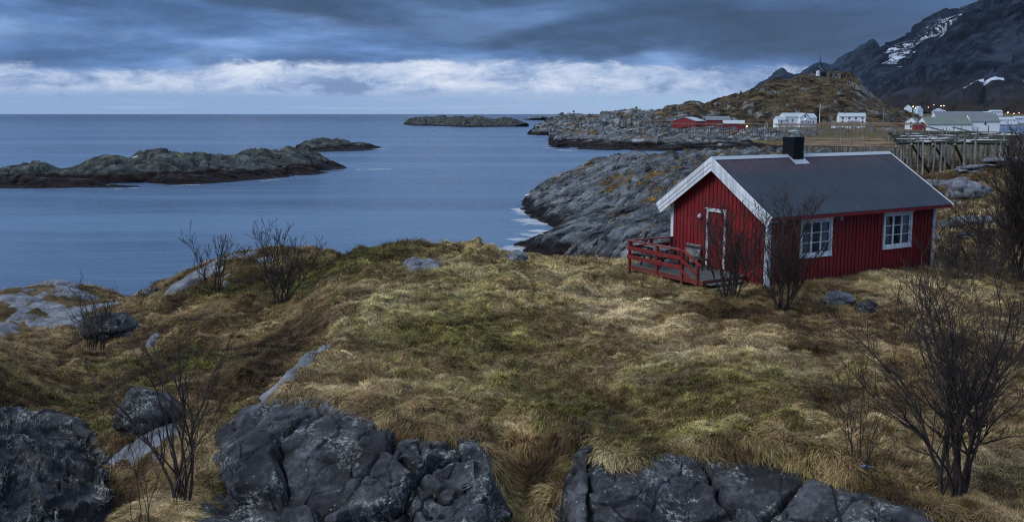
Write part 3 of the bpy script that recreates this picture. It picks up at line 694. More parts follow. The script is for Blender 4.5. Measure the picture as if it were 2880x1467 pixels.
# --- cliff faces in the foreground
def cliff(name, cols, nu, nv, label, seed, amp=.20, mat='cliff', cells=1.25, back=.9, ztop=None):
    """cols: (px, [(py, D) from the buried bottom up to the rim])"""
    L = []
    for px, pts in cols:
        fq = (PZ(px, pts[-1][0], ztop[px])[1] if ztop and px in ztop else hit(px, pts[-1][0], pts[-1][1] * 1.1)[1] * .992) / pts[-1][1]
        q = np.array([P(px, py, D * fq) for py, D in pts]); k = np.linspace(0, 1, 16); k0 = np.linspace(0, 1, len(q))
        q = np.stack([np.interp(k, k0, q[:, i]) for i in range(3)], 1)
        tp = q[-1]; q = np.concatenate([q, [tp + np.array([tp[0] / tp[1] * .5, .5, -.04]), tp + np.array([tp[0] / tp[1] * back, back, -.6])]])
        L.append(q)
    L = np.array(L); ux = np.array([c[0] for c in cols], float); uu = np.linspace(ux[0], ux[-1], nu)
    A = np.stack([np.stack([np.interp(uu, ux, L[:, j, i]) for i in range(3)], 1) for j in range(L.shape[1])], 1)
    k = np.linspace(0, L.shape[1] - 1, nv); k0 = np.floor(k).astype(int).clip(0, L.shape[1] - 2); kt = (k - k0)[None, :, None]
    V = A[:, k0] * (1 - kt) + A[:, k0 + 1] * kt
    for _ in range(10): V[:, 1:-1] = (V[:, :-2] + 2 * V[:, 1:-1] + V[:, 2:]) / 4
    for _ in range(6): V[1:-1] = (V[:-2] + 2 * V[1:-1] + V[2:]) / 4
    du = np.gradient(V, axis=0); dv = np.gradient(V, axis=1); N = np.cross(du, dv); N /= np.linalg.norm(N, axis=-1, keepdims=True) + 1e-9
    if N[..., 1].mean() > 0: N = -N
    x, y, z = V[..., 0], V[..., 1], V[..., 2]
    wx = x + .35 * fbm(x, y, z, 3, seed=seed + 1); wz = z + .35 * fbm(x, y + 7, z, 3, seed=seed + 2)
    f1, f2, c = worley((wx + .35 * wz) / (cells * 1.5), y / (cells * 2), (wz - .25 * wx) / cells, seed)
    h1, h2, c2 = worley(wx / (cells * .45), y / cells, wz / (cells * .36), seed + 5)
    t1, e1 = facets((wx + .35 * wz) / (cells * 1.5), y / (cells * 2), (wz - .25 * wx) / cells, seed)
    t2, e2 = facets((wx - .3 * wz) / (cells * .55), y / cells, wz / (cells * .42), seed + 5)
    t3, e3 = facets(wx / (cells * .2), y / (cells * .3), wz / (cells * .16), seed + 8)
    g_ = sst(fbm(x / 1.3, y / 1.3, z / 1.3, 2, seed=seed + 31), -.15, .2)
    fine = fbm(x / .32, y / .32, z / .32, 5, .6, seed=seed + 12)
    d = amp * (1.35 * t1 + .6 * fbm(x / 1.6, y / 1.6, z / 1.6, 3, seed=seed + 9)) - .26 * np.exp(-(e1 / .045) ** 2) + (.095 * t2 - .09 * np.exp(-(e2 / .05) ** 2)) * (.35 + .65 * g_) + .03 * t3 * g_ + .045 * fine
    kk = (np.arange(V.shape[1]) / (V.shape[1] - 1))[None]; d = d * (1 - .6 * sst(kk, .74, .88)) - .03 - .28 * sst(kk, .89, .96)
    V = V + N * d[..., None]
    o = grid_mesh(name, V, M[mat]); tag(o, label, 'rock'); return o
cliff('rock_outcrop', [(500, [(1340, 13.2), (1240, 15.6), (1160, 17.0), (1120, 17.6)]), (540, [(1420, 12.6), (1250, 15.2), (1140, 16.4), (1072, 17.7)]), (600, [(1480, 12.4), (1300, 14.4), (1120, 16.0), (1035, 18.0)]),
      (680, [(1560, 12.2), (1330, 14.0), (1080, 16.3), (985, 18.6)]), (760, [(1600, 12.2), (1330, 13.9), (1090, 15.9), (990, 18.2)]), (850, [(1600, 12.2), (1330, 14.0), (1100, 15.7), (1012, 17.6)]), (960, [(1600, 12.2), (1330, 14.2), (1130, 15.3), (1060, 16.9)]),
      (1060, [(1600, 12.2), (1330, 14.3), (1140, 15.4), (1088, 16.5)]), (1150, [(1600, 12.2), (1330, 14.3), (1150, 15.4), (1098, 16.4)]), (1195, [(1600, 12.2), (1340, 14.2), (1160, 15.5), (1104, 16.6)]), (1215, [(1600, 12.4), (1350, 14.5), (1200, 15.8), (1130, 16.6)]),
      (1240, [(1600, 12.8), (1400, 14.5), (1270, 15.5), (1200, 16.2)]), (1290, [(1600, 12.8), (1420, 14.4), (1340, 15.0), (1290, 15.6)])], 620, 300,
      'large dark lichen spotted rock outcrop left of the grassy gully', 101, ztop={500: 5.5, 540: 6.0, 600: 6.25, 680: 6.5})
cliff('rock_outcrop', [(1395, [(1600, 12.6), (1430, 14.2), (1360, 14.9), (1330, 15.4)]), (1430, [(1600, 12.4), (1380, 14.2), (1260, 15.2), (1200, 15.9)]), (1460, [(1600, 12.3), (1340, 14.3), (1200, 15.4), (1125, 16.4)]), (1490, [(1600, 12.2), (1340, 14.2), (1190, 15.5), (1108, 16.6)]), (1530, [(1600, 12.2), (1340, 14.2), (1230, 15.1), (1175, 16.0)]),
      (1600, [(1600, 12.2), (1340, 14.2), (1240, 15.0), (1180, 15.8)]), (1660, [(1600, 12.2), (1340, 14.1), (1200, 15.2), (1142, 16.0)]), (1700, [(1600, 12.2), (1340, 14.1), (1190, 15.3), (1132, 16.1)]), (1850, [(1600, 12.2), (1340, 14.0), (1200, 15.0), (1148, 15.8)]),
      (2000, [(1600, 12.1), (1350, 13.8), (1230, 14.7), (1168, 15.5)]), (2090, [(1600, 12.0), (1360, 13.6), (1265, 14.4), (1214, 15.0)]), (2180, [(1600, 12.0), (1375, 13.5), (1290, 14.2), (1242, 14.8)]), (2320, [(1600, 12.0), (1400, 13.4), (1330, 14.0), (1288, 14.5)]), (2400, [(1620, 12.0), (1440, 13.0), (1370, 13.5), (1335, 14.2)]), (2620, [(1700, 11.6), (1480, 12.8), (1410, 13.2), (1380, 13.8)])], 660, 260,
      'broad dark rock outcrop right of the grassy gully', 211)
cliff('rock_outcrop', [(-160, [(1420, 15.4), (1250, 17.6), (1120, 20.4), (1060, 22.8)]), (0, [(1420, 15.4), (1260, 17.6), (1130, 20.0), (1066, 22.8)]), (100, [(1420, 15.3), (1260, 17.4), (1130, 19.8), (1072, 22.2)]), (180, [(1400, 15.3), (1270, 17.2), (1150, 19.2), (1090, 21.4)]),
      (225, [(1380, 15.4), (1270, 17.0), (1170, 18.6), (1120, 20.0)]), (270, [(1380, 15.5), (1300, 16.6), (1230, 17.4), (1190, 18.2)])], 330, 240,
      'dark shadowed rock outcrop at the lower left under the mossy slope', 307, cells=.8, amp=.26)
# the slab face running up the left side of the plateau
outcrop('rock_slab', [(560, 1078, 17.4), (610, 1030, 18.6), (700, 960, 20.6), (770, 905, 22.6), (820, 868, 24.2), (828, 874, 23.8), (790, 912, 21.8), (735, 965, 19.8), (700, 1000, 18.4), (620, 1060, 17.2)], M['slab'], .32,
        'narrow pale blue rock slab running up beside the central grass plateau', res=.04, seed=27, w=.35, slope=.5)

# boulders
def boulder(px, py, D, r, label, mat='slab', seed=0, sx=1.2, sy=1, szz=.7, name='boulder', group=None, rz=0, sink=.3):
    c = hit(px, py + r * 2586 / D / K * .5, D); zg = gz1(c[0], c[1])
    nu, nv = 48, 28
    th = np.linspace(0, 2 * np.pi, nu, endpoint=False)[:, None]; ph = np.linspace(.02, np.pi - .02, nv)[None]
    X, Y, Z = np.cos(th) * np.sin(ph), np.sin(th) * np.sin(ph), np.cos(ph) + 0 * th
    f1, f2, cc = worley(X * 1.1 + seed, Y * 1.1, Z * 1.1, seed)
    d = 1 + .34 * (cc - .5) + .30 * fbm(X * 1.2, Y * 1.2, Z * 1.2 + seed, 5, .5, seed=seed) - .18 * np.exp(-((f2 - f1) / .1) ** 2)
    V = np.stack([X * sx, Y * sy, Z * szz], -1) * (d * r)[..., None]
    ca, sa = math.cos(rz), math.sin(rz); V = np.stack([V[..., 0] * ca - V[..., 1] * sa, V[..., 0] * sa + V[..., 1] * ca, V[..., 2]], -1)
    V = np.concatenate([V, V[:1]], 0)
    o = grid_mesh(name, V, M[mat], flip=True); o.location = (c[0], c[1], zg + r * szz * (1 - 2 * sink) * .6)
    tag(o, label, 'boulder', group); return o
boulder(1302, 648, 42.5, .36, 'pointed lichen grey boulder on the centre crest beside the sea', 'slab', 3, 1.2, .9, 1.0, sink=.2)
boulder(2108, 752, 26.5, .42, 'blue grey boulder in the grass before the right cabin window', 'slab', 5, 1.2, 1, .8)
boulder(2180, 768, 25.6, .36, 'rounder dark grey boulder in the grass, right of the blue grey boulder', 'cliff', 6, 1, 1, .8)
boulder(365, 1040, 23.6, .75, 'dark blocky boulder above the tilted slab behind the left bare tree', 'cliff', 9, 1.1, .8, .9)
boulder(285, 822, 38.5, .95, 'dark boulder beside the left slab on the slope', 'cliff', 12, 1.2, 1, .8)
boulder(378, 722, 51, .5, 'small dark boulder in the saddle on the shoreline', 'cliff', 15, 1.3, 1, .7)
for k, (a, b, D, r, sx, zs_, m, lb) in enumerate([(2432, 470, 66, 1.25, 1.1, .8, 'slab', 'big pale boulder on the slope right of the cabin roof tip'), (2395, 503, 60, .5, 1.7, .5, 'slab', 'flat tilted boulder just beyond the cabin roof tip'),
        (2450, 545, 55, .7, 2.0, .45, 'slab', 'long flat boulder among the rocks right of the cabin'), (2385, 560, 52, .62, 1.3, .7, 'cliff', 'dark rounded boulder behind the cabin right corner'), (2362, 585, 49, .36, 1.5, .5, 'slab', 'pale block of stone touching the cabin right corner board in view'),
        (2430, 590, 47, .42, 1.2, .6, 'cliff', 'dark small boulder in rusty grass right of the cabin'), (2456, 586, 48, .32, 1.3, .5, 'slab', 'small pale stone in rusty grass right of the cabin'), (2352, 455, 84, .9, 3.2, .45, 'slab', 'long low pale rock at the foot of the near fish rack'),
        (2470, 415, 76, .9, 2.6, .5, 'slab', 'pale rock on the ridge line before the fish rack'), (2555, 395, 72, .8, 2.8, .5, 'slab', 'pale rock at the right frame edge before the fish rack')]):
    boulder(a, b, D, r, lb, m, 40 + k, sx, 1, zs_)

# --- rocky coast behind the cabin
def strata_extra(V):
    x, y = V[..., 0], V[..., 1]
    a = .95; s = (x * -math.sin(a) + y * math.cos(a)); t = x * math.cos(a) + y * math.sin(a)
    wv = s + 1.5 * fbm(t / 16, s / 8, 0, 4, seed=61)
    saw = (wv / 3.3) % 1.0; st = np.floor(wv / 3.3)
    o = 1.9 * (saw ** 1.3) - .8; saw2 = (wv / 1.0 + .4 * fbm(t / 5, s / 3, 0, 3, seed=62)) % 1.0
    o = o + .42 * saw2
    f1, f2, c = worley(t / 7.0, s / 2.4, 0 * s, 65)
    t1, e1 = facets(t / 13.0, s / 2.6, 0 * s, 66); t2, e2 = facets(t / 5.5, s / .8, 0 * s, 67)
    o = o * .95 + .35 * t1 - .30 * np.exp(-(e1 / .04) ** 2) + .06 * t2 - .10 * np.exp(-(e2 / .06) ** 2)
    return o * .9 * sst(V[..., 2], -1.5, 1.5)
up_cols = [(1303, [(519, None), (517, 134), (515, 135)]), (1312, [(530, None), (520, 131), (510, 136)]), (1335, [(548, None), (525, 124), (493, 138)]), (1370, [(562, None), (530, 118), (476, 138)]), (1400, [(575, None), (535, 115), (462, 138)]),
      (1440, [(592, None), (540, 112), (447, 139)]), (1480, [(610, None), (530, 112), (420, 142)]), (1560, [(630, None), (510, 110), (403, 140)]), (1620, [(650, 84), (490, 106), (400, 138)]), (1700, [(680, 72), (480, 100), (402, 132)]),
      (1760, [(690, 70), (480, 96), (396, 130)]), (1820, [(690, 70), (480, 94), (388, 128)]), (1900, [(690, 68), (480, 90), (384, 124)]), (2000, [(680, 66), (480, 88), (392, 112)]), (2200, [(660, 60), (480, 84), (410, 100)])]
land('coastal_rock', up_cols, 620, 420, M['coast'], amp=.6, wave=9, ridged=.3, seed=71, back=1.2, extra=strata_extra, strata=(.95, .3, 1.3), gain=.55)
lo_cols = [(1284, [(609, None), (607, 95), (605, 96.5)]), (1298, [(622, None), (608, 93.5), (600, 99)]), (1320, [(636, None), (614, 91), (594, 102)]), (1350, [(648, None), (612, 89), (586, 104)]), (1390, [(662, None), (610, 88), (574, 106)]), (1440, [(680, None), (612, 86), (560, 106)]),
      (1500, [(700, None), (612, 83), (548, 106)]), (1580, [(715, None), (605, 79), (530, 104)]), (1680, [(725, None), (600, 74), (520, 100)]), (1760, [(730, None), (600, 72), (520, 96)])]
land('coastal_rock', lo_cols, 460, 260, M['coast'], amp=.5, wave=8, ridged=.3, seed=75, back=1.1, extra=strata_extra, strata=(.95, .3, 1.3), gain=.55)

# --- islands
def isle_blocks(sc_, am, seed):
    def f(V):
        f1, f2, c = worley(V[..., 0] / sc_, V[..., 1] / (sc_ * .6), V[..., 2] * 0, seed)
        g1, g2, c2 = worley(V[..., 0] / sc_ * 2.3 + 3, V[..., 1] / (sc_ * .26), V[..., 2] * 0, seed + 1)
        t1, e1 = facets((V[..., 0] + .5 * V[..., 1]) / (sc_ * .6), V[..., 1] / (sc_ * .3), V[..., 2] * 0, seed + 3)
        return (am * .16 * t1 - am * .34 * np.exp(-(e1 / .045) ** 2) + am * (1.05 * (.52 - f1 ** 1.5)) * (.5 + c) - am * .5 * np.exp(-((f2 - f1) / .09) ** 2) + am * .12 * (c2 - .5) - am * .16 * np.exp(-((g2 - g1) / .05) ** 2)) * sst(V[..., 2], -.3, 1.2)
    return f
def tagk(o, label, cat): o['kind'] = 'thing'; return tag(o, label, cat)
o, _ = land('rocky_island', [(-140, [(472, 0), (445, 172), (425, 182)][0:0] or cz((474, 0), (450, 172), (432, 184))), (-40, cz((474, 0), (448, 172), (428, 186))), (60, cz((474, 0), (440, 174), (420, 188))), (110, cz((474, 0), (440, 174), (415, 190))), (150, cz((473, 0), (445, 174), (428, 190))), (200, cz((472, 0), (440, 176), (424, 192))),
      (250, cz((472, 0), (430, 178), (400, 196))), (290, cz((472, 0), (425, 178), (390, 196))), (325, cz((471, 0), (430, 178), (405, 196))), (350, cz((471, 0), (428, 180), (390, 198))), (400, cz((468, 0), (425, 182), (384, 200))), (450, cz((465, 0), (428, 184), (391, 202))), (520, cz((462, 0), (430, 188), (402, 206))),
      (580, cz((458, 0), (425, 194), (402, 210))), (610, cz((455, 0), (420, 198), (388, 214))), (660, cz((451, 0), (415, 204), (383, 220))), (700, cz((448, 0), (415, 208), (394, 222))), (725, cz((446, 0), (412, 212), (380, 228))), (755, cz((442, 0), (408, 218), (376, 232))), (790, cz((440, 0), (410, 222), (392, 232))), (830, cz((434, 0), (418, 226), (410, 230))), (880, cz((427, 0), (424, 222), (423, 224)))],
      720, 200, M['isle'], amp=.16, wave=12, ridged=.2, seed=131, back=1.12, extra=isle_blocks(13, 2.6, 132))
tagk(o, 'long low dark rocky island in the sea at left', 'island')
o, _ = land('rocky_islet', [(735, cz((379, 0), (377, 335), (376.5, 338))), (755, cz((381, 0), (372, 340), (364, 350))), (785, cz((382, 0), (366, 340), (354, 356))), (820, cz((382, 0), (366, 340), (352, 360))), (860, cz((381, 0), (370, 345), (358, 360))), (880, cz((381, 0), (372, 348), (364, 358))), (910, cz((380, 0), (370, 350), (361, 362))), (940, cz((377, 0), (372, 352), (366, 360))), (965, cz((374.5, 0), (373, 362), (372.5, 364)))],
      300, 110, M['isle'], amp=1.2, wave=11, ridged=.4, seed=151, back=1.08, extra=isle_blocks(8, 2.0, 152))
tagk(o, 'small dark rocky islet behind the long island', 'island')
o, _ = land('rocky_island', [(1015, cz((313, 0), (312, 1200), (311, 1220))), (1040, cz((316, 0), (306, 1080), (302, 1150))), (1080, cz((317, 0), (302, 1050), (297, 1150))), (1120, cz((318, 0), (306, 1030), (298, 1130))), (1160, cz((320, 0), (304, 1000), (296, 1100))), (1190, cz((321, 0), (304, 980), (298, 1080))), (1215, cz((320, 0), (302, 980), (297, 1080))), (1240, cz((320, 0), (308, 980), (301, 1080))), (1270, cz((319, 0), (304, 980), (299, 1060))), (1300, cz((319, 0), (310, 960), (307, 1020))), (1330, cz((317, 0), (316, 960), (315.5, 970)))],
      420, 100, M['isle'], amp=4, wave=26, ridged=.4, seed=161, back=1.06, extra=isle_blocks(20, 5, 162))
tagk(o, 'knobbly low rocky island far out left of the lighthouse', 'island')

# --- lighthouse skerry, headlands, hill, village land, mountains
land('skerry', [(1318, cz((301.5, 0), (301, 2150), (300.5, 2160))), (1340, cz((302, 0), (297, 2000), (295, 2050))), (1370, cz((302.5, 0), (295, 1900), (293, 2000))), (1400, cz((303, 0), (297, 1750), (294, 1850))), (1420, cz((304, 0), (293, 1600), (290, 1700))), (1443, cz((305, 0), (290, 1500), (287, 1560))), (1470, cz((306, 0), (292, 1450), (289, 1560))), (1500, cz((307, 0), (294, 1450), (292, 1560))), (1560, cz((308, 0), (296, 1400), (292, 1500)))],
     260, 80, M['head'], amp=5, wave=45, ridged=.4, seed=171, back=1.05)
land('headland', [(1326, cz((338.5, 0), (338, 600), (337.5, 602))), (1345, cz((340, 0), (330, 600), (322, 640))), (1375, cz((341, 0), (322, 610), (308, 690))), (1410, cz((342, 0), (318, 620), (302, 740))), (1450, cz((344, 0), (316, 620), (299, 800))), (1500, cz((346, 0), (314, 620), (296, 850))), (1550, cz((350, 0), (310, 620), (286, 880))), (1590, cz((355, 0), (308, 610), (284, 880))), (1630, cz((360, 0), (308, 600), (287, 860))), (1680, cz((362, 0), (310, 580), (296, 840))), (1760, cz((362, 0), (316, 560), (302, 800))), (1860, cz((362, 0), (320, 560), (306, 760)))],
     520, 260, M['head'], amp=5.5, facet=(24, 6), wave=30, ridged=.5, seed=181, back=1.05, strata=(.45, .5, 1.3), gain=.56)
land('headland', [(1380, cz((368.5, 0), (368, 384), (367.5, 382))), (1400, cz((371, 0), (362, 386), (357, 400))), (1440, cz((374, 0), (358, 406), (347, 420))), (1490, cz((377, 0), (356, 400), (340, 430))), (1560, cz((378.5, 0), (352, 398), (336, 450))), (1640, cz((379.5, 0), (350, 396), (334, 450))), (1720, cz((380, 0), (350, 394), (336, 440))), (1800, cz((380, 0), (352, 392), (338, 430))), (1880, cz((381, 0), (356, 388), (342, 420))), (1960, cz((382, 0), (360, 382), (347, 410))), (2060, cz((383, 0), (364, 376), (350, 400))), (2260, cz((384, 0), (366, 366), (352, 400)))],
     560, 240, M['head'], amp=3.0, facet=(13, 3.0), wave=15, ridged=.55, seed=191, back=1.3, backz=3.0, strata=(.3, .5, 1.4), gain=.58)
land('village_ground', [(1560, [(352, 420), (330, 560), (318, 640), (310, 900)]), (1760, [(352, 400), (330, 520), (318, 640), (308, 900)]), (2000, [(358, 360), (332, 500), (318, 620), (306, 900)]), (2200, [(400, 150), (345, 320), (322, 560), (306, 900)]), (2320, [(420, 115), (345, 330), (324, 560), (306, 1000)]), (2500, [(420, 115), (352, 300), (336, 480), (331, 600)]), (2530, [(420, 115), (360, 280), (346, 380), (343, 420)]), (2800, [(420, 115), (360, 280), (346, 380), (343, 420)])],
     420, 260, M['village'], amp=.5, wave=20, ridged=.2, seed=201, back=1.15, backz=-2.0)
hill_cr = [(1620, 288), (1650, 285), (1690, 273), (1715, 269), (1735, 265), (1755, 266), (1772, 275), (1800, 264), (1840, 247), (1870, 238), (1900, 222), (1930, 206), (1960, 204), (1985, 206), (2005, 196), (2040, 189), (2080, 188), (2130, 187), (2160, 198), (2180, 222), (2200, 243), (2240, 265), (2290, 290), (2320, 302), (2345, 312)]
land('hill', [(x, [(321 + (x > 2000) * 1.0, 590 - (x < 1800) * 30), (321 - (321 - y) * .35, 640), (321 - (321 - y) * .75, 740), (y, 860)]) for x, y in hill_cr], 620, 300, M['hill'], amp=8, facet=(42, 4), wave=70, ridged=.4, seed=211, back=1.2, backz=2, gain=.58)
land('far_shore', [(2200, [(312, 1150), (300, 1300), (290, 1500), (283, 1900)]), (2400, [(319, 1100), (303, 1250), (292, 1500), (280, 1900)]), (2600, [(320, 1100), (304, 1250), (292, 1500), (278, 1900)]), (2800, [(320, 1100), (304, 1250), (292, 1500), (276, 1900)])],
     300, 100, M['village'], amp=3, wave=60, ridged=.3, seed=221, back=1.3, backz=0)
def snow_m2(V, uu):
    d = np.zeros(V.shape[:2]); k = np.linspace(0, 1, V.shape[1])[None]
    crest = np.exp(-((k - .63) / .12) ** 2) * .47
    u = uu[:, None]
    d = crest * sst(u, 2185, 2260) + .42 * np.exp(-(((u - 2245) / 45) ** 2 + ((k - .50) / .06) ** 2)) + .36 * np.exp(-(((u - 2262) / 22) ** 2 + ((k - .42) / .03) ** 2)) + .33 * np.exp(-(((u - 2075) / 20) ** 2 + ((k - .66) / .06) ** 2)) + .30 * np.exp(-(((u - 2215) / 25) ** 2 + ((k - .30) / .05) ** 2))
    return {'snow': d}
def snow_m3(V, uu):
    k = np.linspace(0, 1, V.shape[1])[None]; u = uu[:, None]
    # a curved bank of old snow on the lower wall
    x = (u - 2455) / 68.0; kc = .205 + .020 * (1 - x * x)
    d = 1.1 * np.exp(-((k - kc) / .012) ** 2) * (np.abs(x) < 1) + .75 * np.exp(-(((u - 2580) / 14) ** 2 + ((k - .20) / .012) ** 2))
    return {'snow': d}
land('mountain', [(x, [(285, 3600), (285 - (285 - y) * .5, 4400), (y, 5400)]) for x, y in [(1830, 262), (1860, 246), (1900, 222), (1925, 205), (1948, 186), (1968, 176), (1986, 186), (2010, 190), (2035, 172), (2062, 158), (2090, 163), (2115, 150), (2140, 132), (2170, 114), (2196, 97), (2204, 104), (2212, 126), (2245, 165), (2300, 200)]],
     480, 160, M['mount'], amp=45, facet=(220, 22), wave=420, ridged=.55, seed=231, back=1.2, backz=0, attrs=lambda V, uu: {'snow': .22 * np.exp(-((uu[:, None] - 2085) / 40) ** 2) + np.zeros(V.shape[:2])})
land('mountain', [(x, [(285, 2600), (285 - (285 - y) * .45, 3300), (y, 4200)]) for x, y in [(2050, 240), (2080, 200), (2110, 172), (2150, 158), (2180, 142), (2210, 124), (2250, 107), (2290, 84), (2330, 58), (2380, 38), (2430, 22), (2447, 16), (2480, 0), (2540, -30), (2620, -60)]],
     560, 260, M['mount'], amp=50, facet=(260, 34), wave=420, ridged=.55, seed=241, back=1.2, backz=0, attrs=snow_m2)
land('mountain', [(x, [(282, 1650), (282 - (282 - y) * .22, 1900), (282 - (282 - y) * .6, 2200), (y, 2750)]) for x, y in [(2170, 280), (2200, 264), (2230, 236), (2262, 205), (2290, 178), (2330, 135), (2370, 96), (2410, 58), (2450, 18), (2485, -8), (2530, -45), (2576, -80), (2650, -120), (2750, -170)]],
     620, 360, M['mount'], amp=36, facet=(220, 30), wave=330, ridged=.6, seed=251, back=1.25, backz=0, attrs=snow_m3, gain=.56)
#PART2
# ------------------------------------------------------------------ the red cabin (local axes: x along the long wall, y across, z up)
CYAW = math.radians(90 - 59.9227); CL, CW = 9.464, 5.363
EH, RH, OF, OB, OE = 2.584, 4.591, .363, .373, .502
cabin = empty('red_cabin', (9.273, 33.0, 6.754), CYAW, 'red boarded cabin with dark sheet roof and white trim above the sea', 'cabin')
cabin_m = Matrix.Translation((9.273, 33.0, 6.754)) @ Matrix.Rotation(CYAW, 4, 'Z')
SL = (RH - EH) / (CW / 2 + OE)
def roof_h(y, dz=0.0): return RH - abs(y - CW / 2) * SL + dz
def wall_top(y): return roof_h(y, -.16)
W1, W2 = (1.72, 3.22, 1.02, 2.27), (6.36, 7.88, 1.02, 2.27)      # window openings in the long wall
DO = (2.26, 3.13, .34, 2.47)                                       # door opening in the gable
w = MB(); T = .12
def yz(poly, x0, x1): w.prism(poly, 0, x0, x1)
# long wall with two openings
segs = [(T, W1[0], 0, None), (W1[0], W1[1], 0, W1[2]), (W1[0], W1[1], W1[3], None), (W1[1], W2[0], 0, None), (W2[0], W2[1], 0, W2[2]), (W2[0], W2[1], W2[3], None), (W2[1], CL - T, 0, None)]
for a, b, lo_, hi_ in segs: w.box(a, b, 0, T, lo_, wall_top(0) if hi_ is None else hi_)
w.box(T, CL - T, CW - T, CW, 0, wall_top(CW))
# gables
yz([(0, 0), (DO[0], 0), (DO[0], wall_top(DO[0])), (0, wall_top(0))], 0, T)
yz([(DO[1], 0), (CW, 0), (CW, wall_top(CW)), (DO[1], wall_top(DO[1]))], 0, T)
yz([(DO[0], DO[3]), (DO[1], DO[3]), (DO[1], wall_top(DO[1])), (CW / 2, wall_top(CW / 2)), (DO[0], wall_top(DO[0]))], 0, T)
w.box(0, T, DO[0], DO[1], 0, DO[2])
yz([(0, 0), (CW, 0), (CW, wall_top(CW)), (CW / 2, wall_top(CW / 2)), (0, wall_top(0))], CL - T, CL)
# battens over the joints
random.seed(4)
x = .22
while x < CL - .12:
    j = random.uniform(-.012, .012); top = wall_top(0) - .01; bw = random.uniform(.052, .064)
    spans = [(0.0, top)]
    for (a, b, lo_, hi_) in (W1, W2):
        if a - .14 < x < b + .14: spans = [(0.0, lo_ - .12), (hi_ + .12, top)]
    for s0, s1 in spans: w.box(x + j - bw / 2, x + j + bw / 2, -.026, .001, s0 + .01, s1)
    x += .205
y = .2
while y < CW - .12:
    j = random.uniform(-.012, .012); bw = random.uniform(.052, .064); top = min(wall_top(y - .035), wall_top(y + .035)) - .005
    spans = [(0.0, top)]
    if DO[0] - .12 < y < DO[1] + .12: spans = [(DO[3] + .13, top)]
    for s0, s1 in spans: w.box(-.026, .001, y + j - bw / 2, y + j + bw / 2, s0 + .01, s1)
    y += .212
w.build('wall', M['red'], cabin)
f = MB(); f.box(.04, CL - .04, .04, CW - .04, -.9, -.002); f.box(-.10, CL + .02, -.10, .038, -.9, -.22); f.build('foundation', M['conc'], cabin)
f = MB(); f.box(T + .01, CL - T - .01, T + .01, CW - T - .01, .0, .05); f.box(T + .01, CL - T - .01, 2.2, 2.26, .06, 2.3); f.build('interior', M['inside'], cabin)
# corrugated roof: real waves across the length
def roof_side(sgn):
    nx = 1000; xs = np.linspace(-OF - .03, CL + OB + .03, nx); ts = np.linspace(0, 1, 12)
    X = xs[:, None] + 0 * ts; y_r, y_e = CW / 2, (-OE if sgn < 0 else CW + OE)
    Y = y_r + (y_e - y_r) * ts[None] + 0 * X; Z = RH + (EH - RH) * ts[None] + .020 * np.sin(xs * 2 * np.pi / .155)[:, None] + .012
    return np.stack([X, Y, Z], -1)
A = roof_side(-1); B = roof_side(1)
V = np.concatenate([A.reshape(-1, 3), B.reshape(-1, 3)]); fa = grid_faces(1000, 12)
roof = mesh_np('roof', V, np.concatenate([fa[:, ::-1], fa + 12000]), M['roof'], cabin)
r = MB()
for s in (-1, 1):
    ye = -OE if s < 0 else CW + OE; yi = ye - s * .03
    r.prism([(CW / 2, RH - .004), (ye - s * .02, EH - .004), (ye - s * .02, EH - .09), (CW / 2, RH - .145)], 0, -OF + .03, CL + OB - .03)
    r.box(-OF + .03, CL + OB - .03, min(yi, ye) - .012, max(yi, ye) - .004 if s > 0 else max(yi, ye), EH - .12, EH - .03)
r.build('eaves_board', M['red'], cabin)
r = MB(); r.prism([(CW / 2 - .17, RH - .17 * SL + .045), (CW / 2, RH + .055), (CW / 2 + .17, RH - .17 * SL + .045), (CW / 2 + .17, RH - .17 * SL + .033), (CW / 2, RH + .043), (CW / 2 - .17, RH - .17 * SL + .033)], 0, -OF - .03, CL + OB + .03)
r.build('ridge_cap', M['ridge'], roof)
# white barge boards in three lapped boards at the front, one at the back
def barge(xo, layers, side, name='barge_board'):
    m = MB(); d = 1 if side > 0 else -1
    ye = CW + OE + .02 if side > 0 else -OE - .02
    for (o0, o1, p0, p1) in layers:                  # offsets below the roof line measured square to the slope, proud distance
        k = math.hypot(1, SL); a, b = o0 * k, o1 * k; yc = CW / 2
        # square-cut lower end
        s0, s1 = o0 * SL / k, o1 * SL / k
        m.prism([(yc, RH - a), (ye - d * s0, RH - abs(ye - d * s0 - yc) * SL - a), (ye - d * s1, RH - abs(ye - d * s1 - yc) * SL - b), (yc, RH - b)], 0, xo - p1, xo - p0)
    return m.build(name, M['white'], cabin)
for s in (-1, 1):
    barge(-OF, [(-.035, .13, 0.0, .055), (.134, .275, 0.0, .034), (.279, .41, 0.0, .014)], s)
    barge(CL + OB, [(-.035, .16, -.045, -.005)], s)
# white soffit boards beneath the front overhang
for s in (-1, 1):
    ye = CW + OE if s > 0 else -OE; m = MB()
    for k in range(3):
        xa = -OF + .005 + k * .118
        m.prism([(CW / 2, RH - .150), (ye - s * .03, EH - .136), (ye - s * .03, EH - .156), (CW / 2, RH - .172)], 0, xa, xa + .110)
    m.build('soffit', M['white'], cabin)
# corner boards
cb = .13
for (cx, cy, sx, sy) in ((0, 0, -1, -1), (0, CW, -1, 1), (CL, 0, 1, -1), (CL, CW, 1, 1)):
    m = MB(); top = wall_top(0) - .01
    x0, x1 = (cx - .032, cx) if sx < 0 else (cx, cx + .032)
    m.box(x0, x1, min(cy, cy - sy * cb), max(cy, cy - sy * cb), .01, top)
    y0, y1 = (cy - .032, cy) if sy < 0 else (cy, cy + .032)
    xa, xb = (cx - .032, cx + cb) if sx < 0 else (cx - cb, cx + .032)
    m.box(xa, xb, y0, y1, .01, top)
    m.build('corner_board', M['white'], cabin)
